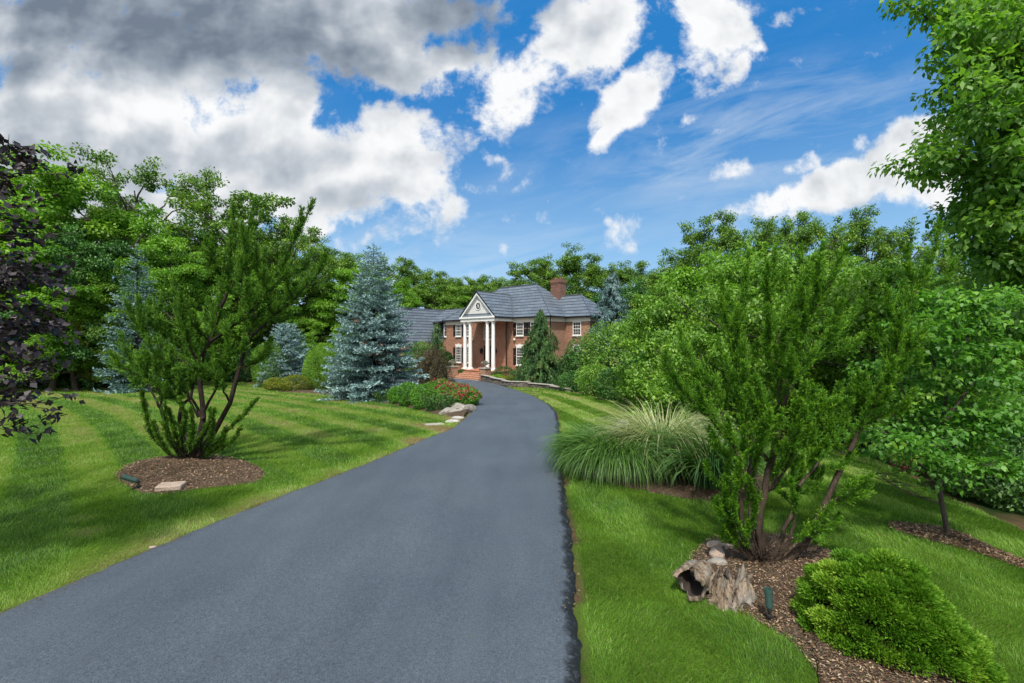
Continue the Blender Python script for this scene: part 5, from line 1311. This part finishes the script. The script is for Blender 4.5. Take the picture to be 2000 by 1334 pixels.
# ----------------------------------------------------------------------------- near broadleaf trees
b = np.array((10.6, 8.6, float(G(10.6, 8.6))))
o = thing('maple_tree', 'tall leafy maple leaning in from the side above the dogwood', 'maple tree', b)
r = np.random.default_rng(201); T = Acc(); P = []; D = []; N_ = []; v = []
zz = np.linspace(-.1, 11, 8); T.add(*tube(np.stack([-.05*zz+.1*np.sin(zz), .05*zz, zz], 1), .26*np.linspace(1.15, .2, 8), 10))
def mbranch(p0, p1, n_tw, r0, sag=.3, leafn=34):
    lp = curve(p0, p1, sag, 8, r, .02); T.add(*tube(lp, r0*np.linspace(1, .12, 8), 6)); L = np.linalg.norm(p1-p0); u = norm(p1-p0)
    for i in range(n_tw):
        q = .30+.72*(i+r.random())/n_tw; q = min(q, 1.); k_ = q*7; a_ = min(int(k_), 6); c = lp[a_]+(lp[a_+1]-lp[a_])*(k_-a_)
        d = norm(u*.7+r.normal(0, .55, 3)); tl = r.uniform(.35, .95)*(1.2-.5*q); e = c+d*tl; T.add(*tube(curve(c, e, -.05, 3, r), .010*np.array([1, .6, .3]), 4))
        cv = r.normal(.5, .14)
        for s in (.55, 1.0):
            n = int(leafn*r.uniform(.6, 1.3)); g = norm(r.normal(0, 1, (n, 3)))*r.random((n, 1))**.5; P.append(c+(e-c)*s+g*np.array([.30, .30, .16])); D.append(g*.8+r.normal(0, .4, (n, 3))+np.array([0, 0, -.4])); N_.append(np.array([0, 0, 1.])+g*.4+r.normal(0, .4, (n, 3))); v.append(cv+r.normal(0, .13, n))
for tx, ty, Yt, hz in ((1750, 12, 8.4, 8.3), (1830, 60, 8.0, 8.0), (1780, -60, 8.8, 9.4), (1870, 130, 8.6, 7.3), (1845, 190, 9.0, 6.8), (1900, 230, 8.2, 6.4), (1850, 215, 7.6, 6.4), (1880, 160, 7.4, 6.8), (1772, 318, 8.3, 5.6), (1840, 300, 7.8, 5.6), (1800, 345, 8.8, 5.3), (1870, 370, 8.0, 5.1), (1920, 300, 7.4, 5.8), (1860, 420, 8.6, 4.8), (1900, 440, 7.8, 4.5), (1880, 480, 9.0, 4.3), (1940, 520, 8.2, 4.0), (1930, 400, 8.9, 4.9), (1950, 80, 7.6, 7.8), (1940, 170, 8.2, 7), (1960, 250, 7.8, 6.3), (1970, 350, 8.4, 5.5), (1980, 470, 8.0, 4.4), (1890, 20, 8.2, 8.5), (1960, -20, 8.8, 8.8), (1990, 130, 9.2, 7.4), (1985, 560, 8.6, 3.6), (2040, 300, 8, 5.8), (2060, 480, 7.6, 4.6), (2050, 100, 7.8, 7.6)):
    p1 = pt(tx+38, ty, Yt)-b; h0 = max(1.8, p1[2]-.18*np.hypot(p1[0], p1[1])-.3); mbranch(np.array([-.05*h0, .05*h0, h0]), p1, 11, .05)
for i in range(18):
    a = r.uniform(-1.5, 2.0); h = r.uniform(3.5, 10.5); L = r.uniform(2, 3.8)*(1.15-.06*h); p0 = np.array([-.05*h, .05*h, h]); mbranch(p0, p0+np.array([math.cos(a)*L, math.sin(a)*L, .3*L]), 9, .05)
P = np.vstack(P); n = len(P); T.build('trunk', BARK, o, True)
leaf_mesh('crown', P, np.vstack(D), np.vstack(N_), .135*r.uniform(.65, 1.25, n), .078*r.uniform(.8, 1.2, n), np.concatenate(v), M_MAPLE2 if 'M_MAPLE2' in globals() else M_OAK, o)

# slender layered dogwood with its trunk in the strip of mulch
b = at(1852, 1046)
o = thing('dogwood_tree', 'slender dogwood with forked trunk in the strip of mulch', 'dogwood tree', b)
r = np.random.default_rng(202); T = Acc(); P = []; D = []; N_ = []; v = []
def L_(pix, dz, r0, r1):
    p = smooth_line([pt(px, py, b[1]+dz*i/(len(pix)-1))-b for i, (px, py) in enumerate(pix)], 14); T.add(*tube(p, np.linspace(r0, r1, 14), 7, .06)); return p
main = L_([(1852, 1052), (1842, 990), (1832, 952), (1835, 900), (1845, 800), (1860, 690), (1880, 590)], .5, .036, .010)
lim = [L_([(1834, 955), (1812, 925), (1770, 880), (1730, 840)], -.6, .026, .007), L_([(1834, 950), (1852, 915), (1870, 860), (1920, 800)], .6, .026, .007), L_([(1833, 982), (1800, 972), (1750, 950), (1705, 922)], -.2, .012, .004),
       L_([(1838, 890), (1800, 830), (1760, 760), (1740, 700)], .4, .02, .006), L_([(1842, 830), (1890, 760), (1940, 700), (1985, 670)], -.3, .02, .006), L_([(1838, 890), (1890, 850), (1950, 820), (2010, 800)], -.8, .02, .006),
       L_([(1850, 770), (1820, 700), (1790, 650), (1770, 620)], -.5, .016, .005), L_([(1858, 700), (1910, 640), (1960, 600), (2000, 570)], .6, .016, .005), L_([(1870, 640), (1850, 600), (1840, 570)], -.3, .012, .004), L_([(1845, 800), (1900, 790), (1960, 760), (2030, 720)], .9, .018, .005), L_([(1838, 880), (1790, 880), (1740, 870)], .6, .014, .005), L_([(1840, 860), (1880, 900), (1930, 910)], -.9, .014, .005)]
for p in lim+[main[7:]]:
    for i in range(26):
        q = .30+.7*r.random(); k_ = q*(len(p)-1); a_ = min(int(k_), len(p)-2); c = p[a_]+(p[a_+1]-p[a_])*(k_-a_)
        a = r.random()*6.28; d = np.array([math.cos(a), math.sin(a), r.normal(.10, .15)]); tl = r.uniform(.15, .60); e = c+d*tl; T.add(*tube(curve(c, e, .02, 3, r), .004*np.array([1.2, .8, .4]), 4)); cv = r.normal(.45, .14)+(.22 if r.random() < .16 else 0)
        n = 42; s = r.random(n); P.append(c+d*(tl*(.2+.9*s))[:, None]+r.normal(0, 1, (n, 3))*np.array([.10, .10, .035])); D.append(d*.5+r.normal(0, .7, (n, 3))+np.array([0, 0, -.42])); N_.append(np.array([0, 0, 1.])+r.normal(0, .38, (n, 3))); v.append(cv+r.normal(0, .12, n))
P = np.vstack(P); D = np.vstack(D); N_ = np.vstack(N_); v = np.concatenate(v); ok = P[:, 2] > 1.0+.25*np.sin(P[:, 0]*4)+r.normal(0, .08, len(P)); P, D, N_, v = P[ok], D[ok], N_[ok], [v[ok]]
n = len(P); T.build('trunk', BARK, o, True)
leaf_mesh('crown', P, D, N_, 0.088*r.uniform(.6, 1.2, n), .054*r.uniform(.8, 1.2, n), np.concatenate(v), M_DOGR, o, droop=.25)

def crown_tree(nm, lab, cat, b, seed, H, Rc, mat, group=None, **kw):
    o = thing(nm, lab, cat, b, 0, group); deciduous(o, seed, H, Rc, mat, BARK, **kw); return o
def land(px, Y): x_ = (px-1000)/FPX*Y; return np.array((x_, Y, float(G(x_, Y))))
dk = dict(clear=.10, n_limb=22, n_sub=5, per=120, leaf=.15, lw=.58, clump=.50, flat=.5, up=.22, top=.35, vspread=.35)
crown_tree('dogwood_tree', 'spreading bright dogwood sweeping low over the lawn before the house', 'dogwood tree', land(1335, 19.5), 211, 4.8, 3.0, M_DOG, **{**dk, 'clear': .06})
crown_tree('dogwood_tree', 'taller dogwood directly behind the tall contorted juniper', 'dogwood tree', land(1500, 15.5), 212, 6.2, 3.0, M_DOG, **dk)
crown_tree('dogwood_tree', 'bushy green dogwood between the two junipers and the oaks', 'dogwood tree', land(1400, 23.), 213, 7.4, 3.2, M_MAPLE, **{**dk, 'leaf': .2, 'clump': .6})
crown_tree('dogwood_tree', 'deep green dogwood behind the slender forked dogwood', 'dogwood tree', land(1700, 14.5), 214, 5.6, 3.0, M_DOG, **dk)
crown_tree('dogwood_tree', 'dense dogwood filling the corner under the maple', 'dogwood tree', land(1930, 12.0), 215, 4.6, 2.6, M_DOGR, **dk)
crown_tree('dogwood_tree', 'low sweeping green tree beside the ornamental grass', 'dogwood tree', land(1360, 14.2), 216, 3.0, 1.9, M_DOG, **{**dk, 'clear': .04, 'n_limb': 18, 'leaf': .12, 'clump': .38})
crown_tree('dogwood_tree', 'rounded tree closing the lawn beyond the dogwoods', 'dogwood tree', land(1590, 20.), 217, 6.6, 3.2, M_DOG, **dk)
# shrubs along the lower bed
for i, (px, py, dy, rx, h, m_, lab) in enumerate(((1950, 1000, .6, .85, .95, M_BOXD, 'dark evergreen shrub under the maple at the lawn edge'), (1885, 960, .6, .55, 1.3, M_DOGR, 'many stemmed shrub beside the slender dogwood'), (1800, 905, 1.5, 1.1, 1.6, M_DEEP, 'deep green shrub at the back of the shaded lawn'), (1640, 868, 2.0, 1.4, 1.9, M_DEEP, 'deep green shrub behind the leaning juniper limb'), (2040, 1000, .8, 1.0, 1.7, M_DEEP, 'tall dark shrub at the foot of the maple'), (1480, 850, 3.0, 1.3, 1.5, M_DEEP, 'deep green shrub behind the wide bladed grass'), (1915, 900, 2.2, 1.3, 2.0, M_DEEP, 'large dark shrub behind the many stemmed shrub'))):
    o = thing('lawn_edge_shrub', lab, 'shrub', gp_(px, py, dy)); bush(o, 220+i, rx, rx*.9, h, m_, 5200, .095, .5, .2, 30, .4, 9 if i != 1 else 18, vs=.28)
o = thing('small_maple', 'small rust red shrub on the far shaded lawn', 'shrub', gp_(1772, 925, .1)); bush(o, 230, .28, .28, .42, leafmat('rust_leaf', G4((.05, .02, .012), (.10, .035, .02), (.15, .06, .03), (.2, .1, .05)), .25, .04), 900, .06, .5)

# ----------------------------------------------------------------------------- the wood: a few kinds, copied tree by tree
proto = {}
def make(kind, seed, H, Rc, mat, **kw):
    o = thing(kind, None, None, (0, 0, 0)); deciduous(o, seed, H, Rc, mat, BARK, **kw); proto.setdefault(kind, []).append([o, H, False])
make('oak_tree', 301, 16, 4.6, M_OAK, clear=.26, n_limb=18, n_sub=9, per=105, leaf=.23, clump=.62, flat=.62, up=.55, top=.6, open_=.10)
make('oak_tree', 302, 16, 5.0, M_OAK, clear=.24, n_limb=20, n_sub=9, per=105, leaf=.23, clump=.66, flat=.58, up=.5, top=.6, open_=.06)
make('open_oak', 303, 18, 5.2, M_OAK, clear=.40, n_limb=12, n_sub=8, per=95, leaf=.23, clump=.62, flat=.62, up=.7, top=.5, open_=.12, fill=.6)
make('slim_oak', 304, 16, 3.0, M_OAK, clear=.36, n_limb=15, n_sub=6, per=80, leaf=.22, clump=.52, flat=.65, up=.9, top=.6, open_=.18, fill=.5)
make('leafy_tree', 305, 13, 4.4, M_MAPLE, clear=.10, n_limb=22, n_sub=5, per=270, leaf=0.22, clump=.90, flat=.5, up=.35, top=.5)
make('leafy_tree', 306, 13, 4.0, M_MAPLE, clear=.08, n_limb=24, n_sub=5, per=270, leaf=0.20, clump=.85, flat=.45, up=.3, top=.55)
make('dense_tree', 307, 13, 4.6, M_DEEP, clear=.08, n_limb=24, n_sub=5, per=270, leaf=0.22, clump=.95, flat=.5, up=.35, top=.5)
make('dense_tree', 308, 13, 4.4, M_OAK, clear=.06, n_limb=26, n_sub=5, per=270, leaf=0.23, clump=.95, flat=.5, up=.35, top=.5)
cnt = {}
def plant(kind, px, ytop, Y, lab, group=None, wide=1., var=None):
    if 360 < px < 700 and Y < 46: Y += 10      # the wood stands back behind the island bed
    L = proto[kind]; i = cnt.get(kind, 0) if var is None else var; cnt[kind] = cnt.get(kind, 0)+1
    rec = L[i % len(L)]; b = land(px, Y); H = CAM_H+(667-ytop)/FPX*Y-b[2]; s = H/rec[1]
    o, rz = rec[0], random.random()*6.28; sc = (s*wide, s*wide, s)
    cat = kind.split('_')[-1]
    if not rec[2]:
        o.location = [float(c) for c in b]; o.rotation_euler = (0, 0, rz); o.scale = sc; rec[2] = True; tag(o, lab, 'tree', group)
    else: dup(o, b, rz, sc, lab, group, 'tree'); 
WL = 'trees of the wood behind the striped lawn'
plant('leafy_tree', 60, 300, 33, 'tall yellowish green tree rising behind the copper beech', WL, 1.1)
plant('open_oak', 275, 312, 43, 'open crowned oak with bare limbs showing against the clouds', WL, 1.0)
plant('slim_oak', 405, 345, 45, 'thin airy oak standing beside the open crowned oak', WL)
plant('slim_oak', 490, 368, 46, 'airy oak rising behind the upright juniper', WL, 1.25)
plant('oak_tree', 555, 425, 50, 'oak just behind the tallest leaning spike of the upright juniper', WL, .9)
plant('dense_tree', 150, 455, 31, 'dense green tree between copper beech and dusky blue spruce', WL, .85)
plant('dense_tree', -10, 430, 31, 'dense tree directly behind the copper beech', WL)
plant('leafy_tree', 335, 470, 36, 'bright leafy tree behind the dusky blue spruce', WL, .95)
plant('leafy_tree', 430, 480, 36, 'bright leafy tree behind the middle of the upright juniper', WL)
plant('oak_tree', 200, 400, 42, 'oak filling the gap behind the dusky blue spruce', WL, 1.1)
plant('leafy_tree', 520, 490, 38, 'bright leafy tree behind the house side arm of the upright juniper', WL)
plant('oak_tree', 120, 360, 44, 'oak deep in the wood between copper beech and open crowned oak', WL, 1.1)
plant('dense_tree', 380, 440, 48, 'dark tree under the thin airy oak', WL, 1.1)
plant('dense_tree', 240, 560, 32, 'dense low tree between the golden junipers and the dusky blue spruce', WL, 1.1)
plant('dense_tree', -150, 300, 36, 'dense tree beyond the copper beech at the edge of the wood', WL)
plant('leafy_tree', 100, 520, 30, 'low bright tree at the lawn edge behind the copper beech', WL, 1.2)
plant('dense_tree', 420, 590, 36, 'low dense tree behind the lower half of the upright juniper', WL, 1.4)
WM = 'trees of the wooded slope beside the house'
for kd, px, yt, Y, wd, lab in (('leafy_tree', 590, 545, 42, 1.2, 'bright leafy tree above the short rounded blue spruce'), ('dense_tree', 655, 575, 44, 1.2, 'dark leafy tree behind the large lime green shrub'), ('leafy_tree', 690, 520, 52, 1.1, 'bright leafy tree at the lawn side of the big blue spruce'),
      ('oak_tree', 610, 475, 62, 1.1, 'oak on the skyline between upright juniper and big blue spruce'), ('oak_tree', 655, 490, 66, 1.1, 'oak on the skyline above the large lime green shrub'), ('oak_tree', 695, 495, 70, 1.0, 'oak on the skyline touching the big blue spruce tip'), ('oak_tree', 780, 505, 70, 1.1, 'oak on the skyline between spruce tip and garage roof'),
      ('oak_tree', 825, 522, 74, 1.1, 'oak on the skyline above the garage roof'), ('dense_tree', 848, 553, 66, 1.35, 'broad rounded tree just behind the garage roof'), ('leafy_tree', 780, 560, 62, 1.1, 'bright tree between the big blue spruce and the garage roof'), ('leafy_tree', 740, 540, 58, 1.1, 'bright tree hidden behind the big blue spruce'),
      ('oak_tree', 870, 533, 82, 1.2, 'distant oak between garage roof and portico gable'), ('oak_tree', 910, 540, 84, 1.2, 'distant oak above the portico gable'), ('oak_tree', 950, 545, 86, 1.2, 'distant oak between the portico gable and the main ridge'), ('oak_tree', 990, 543, 80, 1.2, 'distant oak above the main ridge'), ('leafy_tree', 900, 572, 70, 1.2, 'bright tree behind the portico gable'), ('dense_tree', 560, 600, 40, 1.2, 'low dark tree between upright juniper and short rounded blue spruce'), ('leafy_tree', 620, 620, 39, 1.3, 'low bright tree between lime green shrub and short spruce'), ('dense_tree', 470, 620, 38, 1.3, 'low dense tree at the end of the golden hedge')):
    plant(kd, px, yt, Y, lab, WM, wd)
WR = 'tall trees behind the house'
for kd, px, yt, Y, wd, lab in (('oak_tree', 1050, 508, 66, 1.1, 'tall oak between the main ridge and the brick chimney'), ('oak_tree', 1095, 493, 64, 1.1, 'tall oak directly behind the brick chimney'), ('oak_tree', 1145, 500, 64, 1.1, 'tall oak behind the blue cedar'), ('oak_tree', 1200, 512, 62, 1.1, 'tall oak just beyond the blue cedar tip toward the dogwoods'), ('oak_tree', 1255, 515, 58, 1.1, 'oak on the skyline between blue cedar and dogwoods'), ('oak_tree', 1310, 518, 54, 1.1, 'oak on the skyline touching the edge of the dogwoods'),
      ('dense_tree', 1230, 555, 50, 1.2, 'dense dark tree between the blue cedar and the dogwoods'), ('dense_tree', 1290, 560, 44, 1.2, 'dense dark tree above the low sweeping dogwood'), ('dense_tree', 1110, 560, 62, 1.3, 'dark tree filling under the oaks behind the chimney'), ('dense_tree', 1180, 580, 56, 1.2, 'dark tree behind the wing of the house')):
    plant(kd, px, yt, Y, lab, WR, wd)
WO = 'oaks above the dogwoods and junipers'
for kd, px, yt, Y, wd, lab in (('oak_tree', 1400, 420, 36, .80, 'tall oak standing at the house end of the oak row'), ('slim_oak', 1365, 470, 34, 1.0, 'slim oak below the first tall oak of the row'), ('open_oak', 1480, 425, 38, .8, 'open oak above the middle of the contorted juniper'), ('oak_tree', 1545, 420, 36, .8, 'oak showing its crown under the long white cloud'), ('open_oak', 1620, 412, 37, .85, 'open oak under the upper part of the long white cloud'), ('oak_tree', 1690, 432, 35, .85, 'oak between the open oak and the tallest juniper spike'), ('open_oak', 1765, 430, 36, .85, 'open oak behind the tallest juniper spike'), ('oak_tree', 1850, 470, 36, .9, 'oak half covered by the maple'),
      ('dense_tree', 1450, 500, 30, 1.0, 'dense tree below the open oak'), ('dense_tree', 1560, 500, 29, 1.0, 'dense tree behind the middle juniper spikes'), ('leafy_tree', 1670, 510, 28, 1.0, 'bright leafy tree in the gap beside the tallest juniper spike'), ('dense_tree', 1780, 520, 27, 1.0, 'dense tree behind the tallest juniper spike'), ('dense_tree', 1890, 600, 26, 1.1, 'dense low tree under the maple'), ('oak_tree', 1960, 560, 34, 1.0, 'oak low behind the maple'), ('dense_tree', 1990, 640, 22, 1.1, 'low dense tree at the far side under the maple'), ('dense_tree', 1340, 580, 36, 1.2, 'dense tree behind the bushy dogwood'), ('dense_tree', 2120, 480, 28, 1.1, 'dense tree beyond the maple')):
    plant(kd, px, yt, Y, lab, WO, wd)
# golden junipers, small firs and dark shrubs along the foot of the wood
for i, (px, Y, h, w, lab) in enumerate(((180, 31, 4.6, 1.7, 'golden green juniper in front of the dusky blue spruce'), (215, 33, 3.2, 1.5, 'lower golden juniper beside the dusky blue spruce'))):
    b = land(px, Y); o = thing('golden_juniper', lab, 'juniper', b, 0, 'golden junipers behind the lawn'); r = np.random.default_rng(400+i)
    li = [([np.array([0, 0, -.05]), np.array([math.cos(a)*w*.35, math.sin(a)*w*.35, h*.4*q]), np.array([math.cos(a)*w*.8, math.sin(a)*w*.8, h*q])], .05, .2, 1.) for a, q in zip(np.arange(0, 12)*2.4, r.uniform(.5, 1, 12))]
    juniper(o, 401+i, li, M_GOLDJ, .6, .07, .16, .05, .05)
for i, (px, Y, h, lab) in enumerate(((72, 33, 3.2, 'taller small dark fir behind the copper beech tips'), (125, 34, 2.8, 'shorter small dark fir next to the golden junipers'))):
    o = thing('small_fir', lab, 'fir', land(px, Y), 0, 'small firs behind the lawn'); spruce(o, 410+i, h, h*.36, M_DEEP, 13, 9, .22, .07, .6, .3)
sh = thing('undergrowth_shrub', None, None); bush(sh, 420, 1.5, 1.3, 2.2, M_DEEP, 3600, .17, .55, .25, 30, .45, vs=.35); used = False
for i, (px, Y, s, near) in enumerate(((-60, 34, 1.2, 'the copper beech'), (55, 33.5, .9, 'the lowest copper beech branches'), (112, 33.5, .85, 'the lawn end of the beech branches'), (155, 34, .9, 'the golden junipers at the lawn edge'), (205, 34.5, .9, 'the lower golden juniper'), (20, 35, 1., 'the small firs'), (95, 36.5, .9, 'the shorter fir'), (160, 36, 1., 'the golden juniper'), (250, 35, .9, 'the foot of the dusky blue spruce'), (310, 36, 1.1, 'the dusky blue spruce and the upright juniper'), (360, 43, 1.2, 'the trunks of the upright juniper'), (420, 43, 1.2, 'the stems of the upright juniper toward the hedge'), (470, 42, 1.2, 'the far end of the golden hedge'), (660, 43, 1.3, 'the large lime green shrub'), (700, 38, 1., 'the skirt of the big blue spruce'), (600, 43, 1.3, 'the short rounded blue spruce'), (1260, 33, 1., 'the dark rhododendrons'), (1300, 28, 1., 'the low sweeping dogwood'), (1380, 26, 1.1, 'the dogwoods'), (1450, 22, .9, 'the contorted juniper'), (1560, 19, .9, 'the leaning arm of the contorted juniper'), (1680, 17, .9, 'the slender dogwood'), (1770, 15.5, .8, 'the shaded lawn'), (1870, 15, .9, 'the dogwood under the maple'), (1980, 14, 1., 'the maple'))):
    lab = 'dark leafy shrub in the undergrowth behind '+near; b = land(px, Y)
    if not used: sh.location = [float(c) for c in b]; sh.scale = (s,)*3; tag(sh, lab, 'shrub', 'undergrowth shrubs'); used = True
    else: dup(sh, b, random.random()*6, s, lab, 'undergrowth shrubs', 'shrub')
for kd, L in proto.items():
    for o, _, u in L:
        if not u: print('unused proto', kd)
